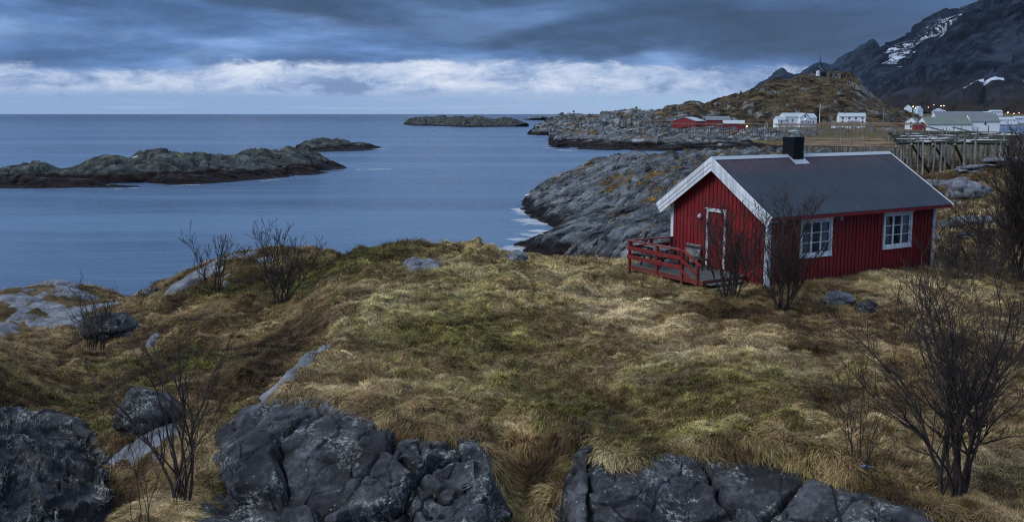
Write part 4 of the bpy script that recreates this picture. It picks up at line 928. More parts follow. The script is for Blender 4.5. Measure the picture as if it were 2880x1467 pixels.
# windows
def window(x0, x1, z0, z1):
    fr = MB(); e = .10
    fr.box(x0 - e, x0, -.055, .0, z0 - .10, z1 + .09); fr.box(x1, x1 + e, -.055, .0, z0 - .10, z1 + .09)
    fr.box(x0, x1, -.055, .0, z1, z1 + .09); fr.box(x0 - e - .04, x1 + e + .05, -.085, 0, z1 + .092, z1 + .125)
    fr.box(x0, x1, -.055, .0, z0 - .10, z0 - .002)
    o = fr.build('window', M['white'], cabin, bevel=.003)
    s = MB(); s.box(x0 - e - .01, x1 + e + .01, -.075, -.057, z0 - .105, z0 - .03); s.box(x0, x1, -.05, .02, z0, z0 + .03); s.build('sill', M['white'], o)
    n = 3; wd = (x1 - x0); sw = wd / n
    sash = MB(); t = .05
    sash.box(x0, x1, -.02, .03, z1 - t, z1); sash.box(x0, x1, -.02, .03, z0 + .031, z0 + .03 + t)
    for i in range(n + 1):
        xx = x0 + i * sw; a, b = (xx, xx + t) if i == 0 else ((xx - t, xx) if i == n else (xx - t * .8, xx + t * .8))
        sash.box(a, b, -.02, .03, z0 + .031 + t, z1 - t)
    zA, zB = z0 + .03 + t, z1 - t
    for i in range(n):
        a = x0 + i * sw + (t if i == 0 else t * .8); b = x0 + (i + 1) * sw - (t if i == n - 1 else t * .8)
        for k in (1, 2):
            zc = zA + (zB - zA) * k / 3; sash.box(a, b, -.012, .02, zc - .014, zc + .014)
    for zc in (z0 + .32, z1 - .27): sash.box(x1 - .03, x1 - .012, -.03, -.0205, zc - .05, zc + .05)
    sash.build('sash', M['white'], o)
    for i in range(n):
        a = x0 + i * sw + .03; b = x0 + (i + 1) * sw - .03
        g = MB(); g.add([(a, .008, zA - .01), (b, .008, zA - .01), (b, .008, zB + .01), (a, .008, zB + .01)], [(0, 1, 2, 3)]); g.build('pane', M['glass'], o)
    for side in (0, 1):
        nx = 40; k = np.linspace(0, 1, nx)[:, None]; zz_ = np.linspace(0, 1, 8)[None]
        wv = .38 * wd
        X = (x0 + k * wv * (1 - .55 * zz_ ** 2) if side == 0 else x1 - k * wv * (1 - .55 * zz_ ** 2)); Y = .10 + .03 * np.sin(k * 42) + 0 * zz_; Z = z0 + (z1 - z0) * (1 - (1 - zz_)) + 0 * k
        grid_mesh('curtain', np.stack([X, Y + 0 * X, Z + 0 * X], -1), M['cloth'], o)
    return o
window(*W1); window(*W2)
# door
d = MB(); y0, y1, z0, z1 = DO
d.box(-.05, .0, y0 - .10, y0, z0, z1 + .02); d.box(-.05, .0, y1, y1 + .10, z0, z1 + .02); d.box(-.052, .0, y0 - .10, y1 + .10, z1 + .022, z1 + .12); d.box(-.075, 0, y0 - .15, y1 + .18, z1 + .122, z1 + .15)
dr = d.build('door_frame', M['white'], cabin, bevel=.003)
d = MB(); k = 0
yy = y0
while yy < y1 - .01:
    d.box(.02, .06, yy + .004, min(yy + .105, y1) - .004, z0, z1); yy += .109
d.box(.035, .07, y0, y1, z0, z1)
dp = d.build('door', M['red'], cabin)
d = MB(); d.tube([(-.01, y0 + .09, 1.33), (-.04, y0 + .09, 1.33), (-.04, y0 + .2, 1.33)], .010, 6); d.box(-.002, .02, y0 + .065, y0 + .115, 1.24, 1.42); d.build('handle', M['steel'], dp)
d = MB(); d.tube([(0, 3.56, 2.36), (-.06, 3.56, 2.38), (-.10, 3.56, 2.34)], .018, 8); d.lathe((-.11, 3.56, 2.17), [(0, .02), (.02, .06), (.07, .085), (.12, .08), (.16, .05), (.18, .03)], 14); d.build('wall_lamp', M['lamp'], cabin, smooth=True)
d = MB(); d.box(3.58, 3.62, -.05, .0, 2.24, 2.40); d.box(3.64, 3.80, -.12, -.028, 2.24, 2.39); d.build('junction_box', M['steel'], cabin, bevel=.006)
# chimney
ch = MB(); ca, cbb, cc0, cc1 = 3.69, 4.25, 2.38, 2.98
ch.box(ca, cbb, cc0, cc1, RH - .45, 5.16); ch.box(ca - .012, cbb + .012, cc0 - .012, cc1 + .012, 5.162, 5.34); ch.box(ca - .012, cbb + .012, cc0 - .012, cc1 + .012, RH - .3, RH + .07)
chim = ch.build('chimney', M['black'], cabin, bevel=.006)
m = MB(); mx, my = (ca + cbb) / 2, (cc0 + cc1) / 2
m.lathe((mx, my, 5.34), [(0, .22), (.02, .22), (.03, .13), (.10, .13)], 18); 
for k in range(4): m.tube([(mx + .12 * math.cos(k * 1.57 + .7), my + .12 * math.sin(k * 1.57 + .7), 5.43), (mx + .12 * math.cos(k * 1.57 + .7), my + .12 * math.sin(k * 1.57 + .7), 5.53)], .01, 5)
m.lathe((mx, my, 5.52), [(0, .03), (.01, .23), (.03, .24), (.06, .22), (.09, .10), (.10, .01)], 20); m.build('chimney_cap', M['steel'], chim, smooth=False)
m = MB(); m.prism([(CW / 2 - .55, roof_h(CW / 2 - .55, .035)), (CW / 2 - .17, roof_h(CW / 2 - .17, .06)), (CW / 2 - .17, roof_h(CW / 2 - .17, .05)), (CW / 2 - .55, roof_h(CW / 2 - .55, .025))], 0, ca - .12, cbb + .12); m.build('flashing', M['ridge'], chim)

# deck in front of the gable
DA = -2.21; dk = MB(); random.seed(9)
yy = .95
k = 0
while yy < 5.3:
    dk.box(DA + .03, -.03, yy, yy + .115, .255, .288 + .002 * (k % 3)); yy += .122; k += 1
deck = dk.build('deck', M['deckwood'], cabin)
m = MB(); m.box(DA, DA + .04, .95, 5.32, .09, .255); m.box(DA + .04, -.03, .95, .99, .09, .25); m.box(DA + .04, -.03, 5.28, 5.32, .09, .25); m.build('fascia_board', M['redrail'], deck)
def post(x, y, z0, z1, t=.10): m = MB(); m.box(x - t / 2, x + t / 2, y - t / 2, y + t / 2, z0, z1); return m.build('post', M['redrail'], deck, bevel=.004)
for (x, y, zt) in ((DA, 5.27, 1.215), (DA, 3.55, 1.215), (DA, 2.07, 1.215), (-1.12, 5.27, 1.215), (-.08, 5.27, 1.215)): post(x, y, -.35 if x < -1.5 else -.3, zt)
post(DA, 1.22, -.3, .77)
def rail(a, b, w_, h_): m = MB(); m.bar(a, b, w_, h_); m.build('rail', M['redrail'], deck, bevel=.003)
rail((DA, 5.34, 1.24), (DA, 2.02, 1.24), .14, .045); rail((DA + .07, 5.27, 1.2405), (0, 5.27, 1.2405), .13, .044)
for z in (.95, .60): rail((DA - .065, 5.34, z), (DA - .065, 2.02, z), .028, .16)
for z in (.96, .62): rail((DA + .05, 5.335, z), (-.03, 5.335, z), .028, .13)
rail((DA, 2.06, 1.262), (DA, 1.08, .79), .14, .045)
for z in (.90, .52): rail((DA - .065, 2.06, z), (DA - .065, 1.19, z - .43), .028, .12)
for k in range(2):
    m = MB(); m.box(DA + .15, -.4, .62 - .26 * k, .90 - .26 * k, .13 - .13 * k, .165 - .13 * k); m.build('step', M['deckwood'], deck)
# things on the deck
pt = empty('picnic_table', tuple(cabin_m @ Vector((-1.35, 4.35, .29))), CYAW, 'dark picnic table with benches on the cabin deck', 'table')
for k in range(5):
    m = MB(); m.box(-.36 + k * .146, -.36 + k * .146 + .138, -.72, .72, .71, .745); m.build('table_plank', M['deckwood'] if k != 2 else M['wood'], pt, bevel=.004)
for s in (-1, 1):
    m = MB(); m.box(s * .62 - .13, s * .62 + .13, -.72, .72, .42, .455); m.build('bench', M['darkwood'], pt, bevel=.004)
for yy in (-.55, .55):
    for s in (-1, 1): m = MB(); m.bar((s * .60, yy, 0), (s * .16, yy, .71), .045, .09, (0, 1, 0)); m.build('leg', M['darkwood'], pt)
    m = MB(); m.box(-.74, .74, yy + .024, yy + .064, .33, .42); m.build('cross_beam', M['darkwood'], pt)
gr = empty('garden_bench', tuple(cabin_m @ Vector((-.62, 3.0, .29))), CYAW, 'black slatted bench on the deck before the leaning pale board', 'bench')
m = MB(); [m.box(-.2 + .1 * k, -.12 + .1 * k, -.5, .5, .40, .43) for k in range(4)]; m.build('seat', M['darkwood'], gr)
for s in (-.42, .42):
    for q in (-.18, .12): m = MB(); m.box(q, q + .05, s - .025, s + .025, 0, .40); m.build('leg', M['darkwood'], gr)
bo = MB(); pts = [(-.43, .50), (-.43, .10)] + [(-.43 + .86 * k / 16 if False else -.43 * math.cos(math.pi * k / 16), .10 - .36 * math.sin(math.pi * k / 16)) for k in range(1, 16)] + [(.43, .10), (.43, .50)]
bo.prism(pts, 0, -.02, .02)
lb = bo.build('weathered_board', M['wood'], None, bevel=.004); lb.matrix_world = Matrix.Identity(4)
lb.location = tuple(cabin_m @ Vector((-.13, 3.9, .62))); lb.rotation_euler = (0, math.radians(8), CYAW)
tag(lb, 'pale weathered board with rounded lower edge leaning against the gable wall', 'board')
m = MB(); m.box(-.034, -.022, -.42, .42, .33, .43); m.build('dark_strip', M['darkwood'], lb)

# ------------------------------------------------------------------ bare shrubs and trees
def shrub(name, px, py, D, h, stems, label, seed, spread=.5, dens=1.0, rad=.03, lean=(0, 0), cat='shrub', group=None, levels=2, twr=.0045, at=None, upright=1.0, wid=.12, maxtw=99, bark='bark'):
    rnd = random.Random(seed); rad *= .62 * (1.35 if D > 25 else 1); stems = int(stems * 1.3); dens *= .75; twr *= (.95 if D < 25 else 1.15); spread *= .8; h *= 1.22
    if at is None:
        c = hit(px, py, D); bx, by = float(c[0]), float(c[1]); h *= by / D
    else: bx, by = at
    bz = gz1(bx, by) - .05
    root = empty(name, (bx, by, bz), 0, label, cat, group)
    tr, cr = MB(), MB()
    if D < 20: levels = 3
    def limb(p, d, L, r, lvl, mb):
        n = max(4, int(L / .16)); pts = [p.copy()]; rs = [r]; q = p.copy(); v = d.copy()
        for i in range(n):
            v = (v + Vector((rnd.gauss(0, .11 + .04 * lvl), rnd.gauss(0, .11 + .04 * lvl), rnd.gauss(0, .09) + .06 * upright * (1 - v.z)))).normalized()
            q = q + v * (L / n); pts.append(q.copy()); rs.append(max(r * (1 - .82 * (i + 1) / n), twr * (1, 1, .75, .6)[lvl]))
        mb.tube(pts, rs, 6 if lvl == 0 else (4 if lvl == 1 else 3), cap=False)
        if lvl >= levels: return
        if lvl == 2 and rnd.random() < .55: return
        nb = int((L / (.16 if lvl == 0 else .12)) * dens * (1.0 if lvl == 0 else 1.25))
        for i in range(nb):
            t = rnd.uniform(.22 if lvl == 0 else .15, .98); k = int(t * n); a = pts[min(k, n - 1)]; vv = (pts[min(k + 1, n)] - a).normalized()
            side = Vector((rnd.gauss(0, 1), rnd.gauss(0, 1), rnd.gauss(0, .35))); side = (side - vv * side.dot(vv)).normalized()
            an = rnd.uniform(.35, .85); nd = (vv * math.cos(an) + side * math.sin(an)).normalized(); nd.z = abs(nd.z) * .8 + .42 * upright; nd.normalize()
            limb(a.lerp(pts[min(k + 1, n)], rnd.random()), nd, L * (1 - t * .55) * rnd.uniform(.28, .52), rs[min(k, n)] * .62, lvl + 1, cr)
    for s in range(stems):
        a = 2 * math.pi * s / stems + rnd.uniform(-.5, .5); sp = spread * rnd.uniform(.15, 1.0)
        d = Vector((math.cos(a) * sp + lean[0], math.sin(a) * sp + lean[1], 1)).normalized()
        limb(Vector((math.cos(a) * wid * rnd.uniform(.3, 1.2), math.sin(a) * wid * rnd.uniform(.3, 1.2), 0)), d, h * rnd.uniform(.62, 1.05) / max(.6, d.z ** .5), rad * rnd.uniform(.6, 1.15), 0, tr)
    tr.build('trunk', M[bark], root, smooth=True); cr.build('crown', M[bark], root, smooth=True)
    return root
G1 = 'bare shrubs on the grassy headland'
shrub('bare_shrub', 537, 728, 43.5, 2.55, 12, 'smaller bare shrub of few upright stems on the left hilltop', 1, .42, .5, .03, wid=.35, twr=.008, group=G1)
shrub('bare_shrub', 708, 762, 39.5, 2.9, 15, 'taller dense bare shrub standing against the water on the left hilltop', 2, .36, .75, .035, wid=.25, twr=.007, group=G1, lean=(.05, 0))
shrub('bare_shrub', 245, 878, 34, 2.4, 11, 'thin bare shrub before the smooth shore slab at far left', 3, .22, .7, .022, wid=.35, twr=.005, group=G1, lean=(.02, 0))
shrub('bare_shrub', 215, 862, 35, 1.0, 12, 'low twiggy bush left of the thin bare shrub at far left', 4, .9, .8, .01, wid=.4, twr=.0035, group=G1)
shrub('bare_tree', 455, 1262, 16.0, 2.85, 8, 'bare multi stemmed tree in front of the tilted slab at lower left', 5, .13, .75, .046, wid=.16, twr=.0035, cat='tree')
shrub('bare_shrub', 355, 1310, 15.2, 2.2, 4, 'slender dark stems just left of the lower left bare tree', 6, .12, .5, .016, wid=.2, twr=.0035, group=G1)
shrub('bare_shrub', 280, 1330, 15.0, 2.1, 3, 'thinnest leafless sapling nearest the lower left corner', 7, .10, .6, .014, wid=.12, twr=.003, group=G1)
shrub('bare_shrub', 505, 1215, 16.4, .9, 5, 'low sprawling twigs at the right foot of the lower left tree', 8, 1.2, .9, .012, wid=.2, twr=.003, group=G1, lean=(.5, 0))
shrub('bare_shrub', 1838, 752, 30, 2.75, 18, 'dense purple brown bare shrub in front of the cabin gable', 9, .42, .95, .03, wid=.28, twr=.0052, group=G1)
shrub('bare_shrub', 1968, 785, 28.2, 3.2, 12, 'tall bare shrub in front of the cabin front corner', 10, .24, .85, .038, wid=.16, twr=.0052, group=G1)
shrub('bare_shrub', 1975, 780, 28.0, 1.0, 6, 'low spreading twigs beside the foot of the tall corner shrub', 11, 1.5, .8, .012, wid=.2, twr=.004, group=G1)
shrub('bare_shrub', 2160, 1190, 15.6, 1.75, 9, 'small bare shrub rising over the blue bottle at lower right', 12, .32, .9, .018, wid=.14, twr=.003, group=G1)
shrub('bare_tree', 2392, 1222, 15.0, 3.6, 10, 'large spreading bare tree in the lower right corner', 15, .36, 1.0, .060, lean=(.03, 0), wid=.22, twr=.0038, cat='tree', levels=2)
shrub('bare_shrub', 2262, 905, 22, 1.9, 7, 'thin bare shrub on the open grass below the right cabin window', 14, .5, .9, .016, wid=.15, twr=.004, group=G1)
shrub('bare_tree', 2570, 700, 38, 4.8, 14, 'dense dark bare tree at the right frame edge behind the lawn', 15, .5, 1.2, .06, wid=.3, twr=.008, cat='tree')
shrub('bare_shrub', 2430, 712, 36.5, 2.2, 14, 'purple brown thicket bush right of the cabin end wall', 16, .7, 1.1, .02, wid=.6, twr=.006, group=G1)
shrub('bare_shrub', 2490, 700, 38.5, 2.5, 12, 'thicket bush between the cabin and the dark edge tree', 17, .6, 1.1, .02, wid=.5, twr=.006, group=G1)
shrub('bare_shrub', 2370, 690, 38, 1.6, 10, 'low thicket bush touching the cabin right corner', 18, .7, 1.0, .014, wid=.4, twr=.006, group=G1)
shrub('bare_shrub', 2540, 905, 21.5, 2.0, 8, 'bare shrub behind the large lower right tree at frame edge', 19, .6, 1.0, .018, wid=.2, twr=.004, group=G1)
shrub('bare_shrub', 2345, 800, 27, 1.7, 6, 'slim bare shrub at the lawn edge right of the boulders', 20, .5, .9, .014, wid=.15, twr=.004, group=G1)

# bottle and pipe
c = PZ(2172, 1166, 6.72); bz = gz1(c[0], c[1]) + .12
bt = MB(); bt.tube([(-.16, 0, 0), (-.15, 0, 0), (-.04, 0, 0), (-.02, 0, 0), (.08, 0, 0), (.13, 0, 0), (.15, 0, 0), (.17, 0, 0)], [.03, .045, .045, .038, .045, .03, .014, .014], 12)
b = bt.build('plastic_bottle', M['bluep'], None, smooth=True); b.location = (c[0], c[1], bz); b.rotation_euler = (0, .1, .2); tag(b, 'crushed blue plastic bottle lying under the small lower right shrub', 'bottle')
bt = MB(); bt.tube([(.17, 0, 0), (.20, 0, 0)], .017, 10); bt.build('cap', M['white'], b)
a, q = P(2092, 1222, 14.7), P(2122, 1330, 13.6)
bt = MB(); bt.tube([tuple(a), tuple(P(2098, 1240, 14.35)), tuple(P(2105, 1275, 14.0)), tuple(q)], .022, 8); tag(bt.build('pipe', M['black'], None, smooth=True), 'thin black pipe running down the lower right rock face', 'pipe')

# ------------------------------------------------------------------ village
def house(name, px, py, D, w_, d_, hw, hr, yaw, wall, roofm, label, nwin=4, floors=1, parent=None, group=None, chimney=0, z=None, cat='house', ov=.3, axis=0, winm='farpane'):
    c = P(px, py, D); loc = (c[0], c[1], c[2] + (1.2 if D < 700 else 0))
    root = empty(name, loc, yaw, label, cat, group)
    def wing(x0, x1, y0, y1, hw, hr, along=0, win=True):
        m = MB()
        if along == 0:
            ym = (y0 + y1) / 2; m.prism([(y0, -3), (y1, -3), (y1, hw), (ym, hr - .12), (y0, hw)], 0, x0, x1)
        else:
            xm = (x0 + x1) / 2; m.prism([(x0, -3), (x1, -3), (x1, hw), (xm, hr - .12), (x0, hw)], 1, y0, y1)
        m.build('wall', M[wall], root)
        r = MB()
        if along == 0:
            s = (hr - hw) / ((y1 - y0) / 2)
            for e, sg in ((y0 - ov, 1), (y1 + ov, 1)):
                ze = hw - ov * s; r.prism([(ym, hr), (e, ze), (e, ze + .18), (ym, hr + .18)], 0, x0 - ov, x1 + ov)
        else:
            s = (hr - hw) / ((x1 - x0) / 2)
            for e in (x0 - ov, x1 + ov):
                ze = hw - ov * s; r.prism([(xm, hr), (e, ze), (e, ze + .18), (xm, hr + .18)], 1, y0 - ov, y1 + ov)
        ro = r.build('roof', M[roofm], root)
        return ro
    ro = wing(-w_ / 2, w_ / 2, 0, d_, hw, hr, axis)
    fh = hw / floors
    for fl in range(floors):
        for k in range(nwin):
            if name == 'barn' : break
            x = -w_ / 2 + (k + .5) * w_ / nwin; zc = fl * fh + fh * .52
            m = MB(); m.box(x - .5, x + .5, -.06, .0, zc - .65, zc + .65); m.build('window', M[winm], root)
    if chimney:
        for k in range(chimney):
            m = MB(); x = -w_ / 4 + k * w_ / 2.2; m.box(x - .4, x + .4, d_ / 2 - .4, d_ / 2 + .4, hr - 1, hr + 1.1); m.build('chimney', M['fargrey'], ro)
    return root, wing
R = math.radians
# white manor: wings with gables to the front
hs, wing = house('white_house', 2000, 318, 600, 15, 8, 5.0, 7.3, R(14), 'farwhite', 'farpale', 'white gabled house with pale roof and front porch below the hill', 4, 1, chimney=0)
wing(1.5, 8.5, -3.5, 3, 4.6, 7.2, 1); wing(8.5, 15, -1, 7, 4.3, 6.9, 0); wing(-13, -7.6, -1, 5, 3.0, 5.0, 0)
for (x, z, y) in ((2.8, 1.6, -3.56), (7.2, 1.6, -3.56), (10.2, 1.6, -1.06), (12.8, 1.6, -1.06), (5, 5.2, -3.56), (-10.5, 1.6, -1.06)):
    m = MB(); m.box(x - .45, x + .45, y, y + .06, z - .6, z + .6); m.build('window', M['farpane'], hs)
m = MB(); m.prism([(3.6, 2.6), (6.4, 2.6), (5, 3.9)], 1, -5.2, -3.56); m.box(3.9, 4.1, -5.1, -4.9, -1, 2.6); m.box(5.9, 6.1, -5.1, -4.9, -1, 2.6); m.build('porch', M['farwhite'], hs)
house('white_house', 2144, 317, 570, 15.5, 8, 4.6, 6.6, R(-8), 'farwhite', 'farpale', 'white two storey house with green grey roof right of the gabled house', 4, 2, chimney=2)
house('white_shed', 2106, 325, 545, 3.6, 3.2, 1.9, 3.2, R(70), 'farwhite', 'farpale', 'tiny white shed left below the two storey house', 1, 1, cat='shed')
st, _w = house('stilt_hut', 2150, 326, 520, 5.6, 4, 2.0, 3.5, R(0), 'farwhite', 'fargrey', 'small white hut on stilts in front of the two storey house', 2, 1, cat='hut')
for x in (-2.4, -.4, 2.2):
    m = MB(); m.box(x - .15, x + .15, -.3, -.06, -4.5, 0); m.build('leg', M['farwhite'], st)
# red boat sheds
house('red_warehouse', 1762, 327, 500, 17, 13, 3.6, 5.6, R(62), 'farred', 'farpale', 'long dark red warehouse with pale roof on the headland', 0, 1, cat='warehouse')
house('red_warehouse', 1806, 326, 515, 13, 12, 4.0, 6.0, R(-8), 'farred', 'fargrey', 'red warehouse with dark slate roof behind the two pale roofed ones', 0, 1, cat='warehouse')
rw, _w = house('red_warehouse', 1846, 328, 497, 11.0, 9, 2.2, 4.0, R(-10), 'farred', 'farpale', 'low red annex with pale roof beside the lit lamp', 0, 1, cat='warehouse')
# right hand buildings
house('white_cottage', 2291, 328, 520, 6.5, 9, 3.6, 6.0, R(-35), 'farwhite', 'fargrey', 'white cottage with dark roof beside the red boathouses', 1, 2, cat='cottage', axis=1)
for k, (x, D, lb) in enumerate(((2308, 505, 'red boathouse touching the white cottage'), (2320, 500, 'narrower red boathouse next to the green roofed barn'))):
    house('red_boathouse', x, 331, D, 3.4, 5, 2.4, 3.8, R(-10), 'farred', 'fargrey', lb, 1, 1, cat='boathouse', axis=1, group='red boathouses by the cottage')
house('barn', 2388, 336, 500, 23.5, 16, 3.6, 7.6, R(-3), 'farwhite', 'fargreen', 'long white barn with mossy green roof behind the fish racks', 0, 1, cat='barn')
house('barn', 2420, 322, 560, 29, 14, 3.4, 8.6, R(-3), 'farwhite', 'fargrey', 'dark roofed barn rising behind the green roofed barn', 0, 1, cat='barn')
bn, _w = house('barn', 2478, 334, 505, 15, 12, 4.8, 9.0, R(-4), 'farwhite', 'fargrey', 'tall white barn with slate roof beside the fjord water', 0, 1, cat='barn')
m = MB(); m.box(-.6, .4, -.08, 0, 3.0, 4.4); m.build('window', M['farpane'], bn)
for k, (px, py, w_, lb) in enumerate(((2362, 331, 10, 'left white lean-to with slanting grey roof before the green barn'), (2430, 333, 10, 'right white lean-to with slanting grey roof before the tall barn'))):
    c = P(px, py + 5, 490); r0 = empty('lean_to', tuple(c), R(-3), lb, 'shed', 'lean-to sheds before the barns')
    m = MB(); m.prism([(-w_ / 2, 0), (w_ / 2, 0), (w_ / 2, .6), (-w_ / 2, 3.2)], 1, 0, 5); m.build('wall', M['farwhite'], r0)
    m = MB(); m.prism([(-w_ / 2 - .3, 3.3), (w_ / 2 + .3, .65), (w_ / 2 + .3, .95), (-w_ / 2 - .3, 3.7)], 1, -.3, 5.3); m.build('roof', M['fargrey'], r0)
# far shore houses
FH = 'houses along the far shore'
for k, (px, py, D, w_, hw, hr, ax, lb) in enumerate([(2284, 283, 1150, 9, 5.5, 9.5, 1, 'far white house nearest the hill foot'), (2315, 286, 1150, 8, 4.5, 9, 1, 'far narrow white house second from the hill foot'), (2364, 287, 1150, 14, 3.2, 7, 1, 'far white house with a wide gable between the lamps'),
        (2376, 288, 1200, 6, 3, 5.5, 0, 'far small white house right of the wide gabled one'), (2422, 291, 1150, 20, 3.4, 5.2, 0, 'long low white far building above the barns'), (2481, 288, 1200, 16, 2.6, 3.6, 0, 'far white long house at the shore road, west part'), (2508, 286, 1230, 16, 3.0, 4.6, 0, 'far white stepped building near the yellow lights'),
        (2528, 306, 1000, 26, 2.0, 4.8, 0, 'pale roofed boat hall on the right shore'), (2567, 303, 1000, 12, 2.6, 4.4, 0, 'pale shed at the right frame edge across the fjord')]):
    house('far_house', px, py, D, w_, 8, hw, hr, R((-20, 15, -5, 10, -4, 6, 4, -6, 3)[k]), 'farwhite', 'farpale' if k != 4 else 'fargrey', lb, 2 if w_ < 12 else 4, 1, group=FH, axis=ax)
def lamp_post(px, py, D, mat, r, lb, hgt=5, name='street_lamp', cat='street lamp'):
    c = P(px, py, D); root = empty(name, (c[0], c[1], c[2] - hgt), 0, lb, cat, 'lit street lamps in the village')
    m = MB(); m.tube([(0, 0, -2), (0, 0, hgt - r), (0, -.5, hgt - r * .6)], [.12, .09, .07], 6); m.build('post', M['steel'], root)
    m = MB(); m.lathe((0, -.5, hgt - r), [(0, .05), (r * .3, r * .8), (r, r), (r * 1.7, r * .8), (r * 2, .05)], 10); m.build('lamp_head', M[mat], root, smooth=True)
for px, py, mt, r, lb in [(2296.5, 268.5, 'warm', 1.0, 'lit street lamp directly right of the far house nearest the hill'), (2303, 272, 'cold', .6, 'pale lit lamp just below the first warm lamp'), (2335, 270, 'amber', .6, 'faint lit lamp above the gap between far houses'), (2349, 264, 'amber', .5, 'small faint lamp high on the road left of the warm pair'), (2367, 266.5, 'warm', .85, 'left lamp of the warm pair above the wide gabled far house'),
        (2374, 266, 'warm', .85, 'right lamp of the warm pair above the wide gabled far house'), (2535, 283.5, 'warm', 1.2, 'bright yellow lamp on the far right shore road'), (2550, 285.5, 'warm', .7, 'dimmer lamp right of the bright yellow shore lamp'), (2563, 284, 'amber', .7, 'amber lamp near the right frame edge on the shore road'), (2500, 294, 'cold', 1.0, 'white lamp in front of the long low far building'), (2541, 303, 'warm', .8, 'lamp on the boat hall at the right shore'), (2573, 303, 'warm', .7, 'lamp at the right frame edge by the pale shed')]:
    lamp_post(px, py, 1090, mt, r * .5, lb)
lamp_post(1878, 318, 480, 'warm', .32, 'lit lamp at the right end of the low red annex', 2.8)
def polething(name, px, py, D, h, r, lb, cat, mat='steel'):
    c = P(px, py, D); m = MB(); m.tube([(0, 0, -2), (0, 0, h)], [r, r * .6], 6); o = m.build(name, M[mat]); o.location = tuple(c); return tag(o, lb, cat)
polething('flagpole', 2061, 318, 590, 14.5, .22, 'white flagpole right of the gabled white house', 'flagpole', 'farwhite')
polething('utility_pole', 2221, 318, 540, 11, .2, 'grey pole standing right of the two storey white house', 'pole')
polething('sea_marker', 460, 351, 640, 4.9, .16, 'thin dark marker pole standing in the open sea', 'marker pole', 'black')
c = P(2193, 333, 470); m = MB(); m.box(-.7, .7, -.5, .5, -.5, 2.4); m.box(-.45, .45, -.55, .45, 2.41, 3.2); o = m.build('blue_cabinet', M['bluep'], None, bevel=.05); o.location = tuple(c); tag(o, 'small blue and white cabinet standing beyond the middle fish rack', 'cabinet')
c = P(1706 + 57, 333, 470); m = MB(); m.box(-.35, .35, -.35, .35, -1, 2.0); m.box(-.45, .45, -.45, .45, 2.0, 2.2); o = m.build('white_post', M['farwhite']); o.location = tuple(P(1811 + 0, 331, 470)); tag(o, 'small white post before the red warehouses', 'post')
# lighthouse on the skerry and mast on the hill
c = P(1443, 287.5, 1500); lh = empty('lighthouse', (c[0], c[1], c[2] - .5), 0, 'small red and white lighthouse tower on the far skerry', 'lighthouse')
m = MB(); m.lathe((0, 0, 0), [(0, 2.0), (2.0, 1.8)], 14); m.build('base', M['farred'], lh)
m = MB(); m.lathe((0, 0, 2.0), [(0, 1.8), (2.1, 1.6)], 14); m.build('tower', M['farwhite'], lh)
m = MB(); m.lathe((0, 0, 4.1), [(0, 2.0), (.2, 2.0), (.21, 1.4), (1.6, 1.4), (1.7, 1.7), (2.6, .2)], 14); m.build('lantern', M['black'], lh)
c = P(2062, 189, 845); mast = empty('radio_mast', tuple(c), 0, 'thin lattice radio mast on top of the brown hill', 'mast')
m = MB()
for k in range(3):
    a = k * 2.094; m.tube([(.7 * math.cos(a), .7 * math.sin(a), -1), (.35 * math.cos(a), .35 * math.sin(a), 15)], .12, 4)
for i in range(14):
    for k in range(3):
        a, b2 = k * 2.094, (k + 1) * 2.094; z = i * 1.07; rr = .7 - .35 * z / 15; m.bar((rr * math.cos(a), rr * math.sin(a), z), (rr * math.cos(b2), rr * math.sin(b2), z + 1.07), .07, .07)
m.build('lattice', M['black'], mast)
m = MB(); m.tube([(0, 0, 14.5), (0, 0, 20)], .1, 5); m.tube([(-.9, 0, 16), (.9, 0, 16)], .08, 4); m.build('antenna', M['black'], mast)
for z, s in ((5.5, 1), (7.5, -1)): 
    m = MB(); m.tube([(s * .6, -.2, z), (s * .6, -.6, z)], [.75, .8], 12); m.build('dish', M['steel'], mast, smooth=False)
c = P(2058, 189, 846); m = MB(); m.box(-1.6, 1.2, -1.2, 1.2, -1, 3.2); m.prism([(-1.8, 3.2), (1.4, 3.2), (-.2, 4.2)], 1, -1.3, 1.3); o = m.build('hilltop_hut', M['farwhite']); o.location = tuple(c); tag(o, 'little pale hut at the foot of the radio mast', 'hut')
c = P(2072, 189, 846); m = MB(); m.box(-1.9, 1.9, -1.2, 1.2, -1, 2.0); m.box(-1.0, -.4, -.4, .2, 2.0, 3.6); o = m.build('hilltop_hut', M['black']); o.location = tuple(c); tag(o, 'low dark equipment shed right of the radio mast', 'hut')
# small bushes on the hill line
for k, (px, py, D, h, lb) in enumerate([(1793, 271, 760, 4.4, 'roundish dark bush on the hill crest above the headland'), (1805, 265, 760, 2.6, 'tiny bush right of the roundish crest bush'), (1848, 247, 800, 4.2, 'narrow tree on the left hill crest'), (1864, 239, 810, 4.8, 'taller narrow tree on the left hill crest'), (1770, 269, 760, 1.8, 'smallest bush at the left end of the crest')]):
    rnd = random.Random(k); c = P(px, py + 1, D); root = empty('distant_tree', tuple(c), 0, lb, 'tree', 'small trees on the hill crest'); a, b2 = MB(), MB()
    a.tube([(0, 0, -2), (0, 0, h * .5)], [.25, .12], 5)
    for i in range(46):
        t = rnd.random() * 6.28; e = rnd.uniform(.3, 1.4); L = h * rnd.uniform(.25, .5); z0_ = h * rnd.uniform(.15, .55); d3 = Vector((math.cos(t) * math.cos(e), math.sin(t) * math.cos(e), math.sin(e)))
        b2.tube([Vector((0, 0, z0_)), Vector((0, 0, z0_)) + d3 * L], [.12, .05], 3)
    a.build('trunk', M['bark'], root); b2.build('crown', M['bark'], root)

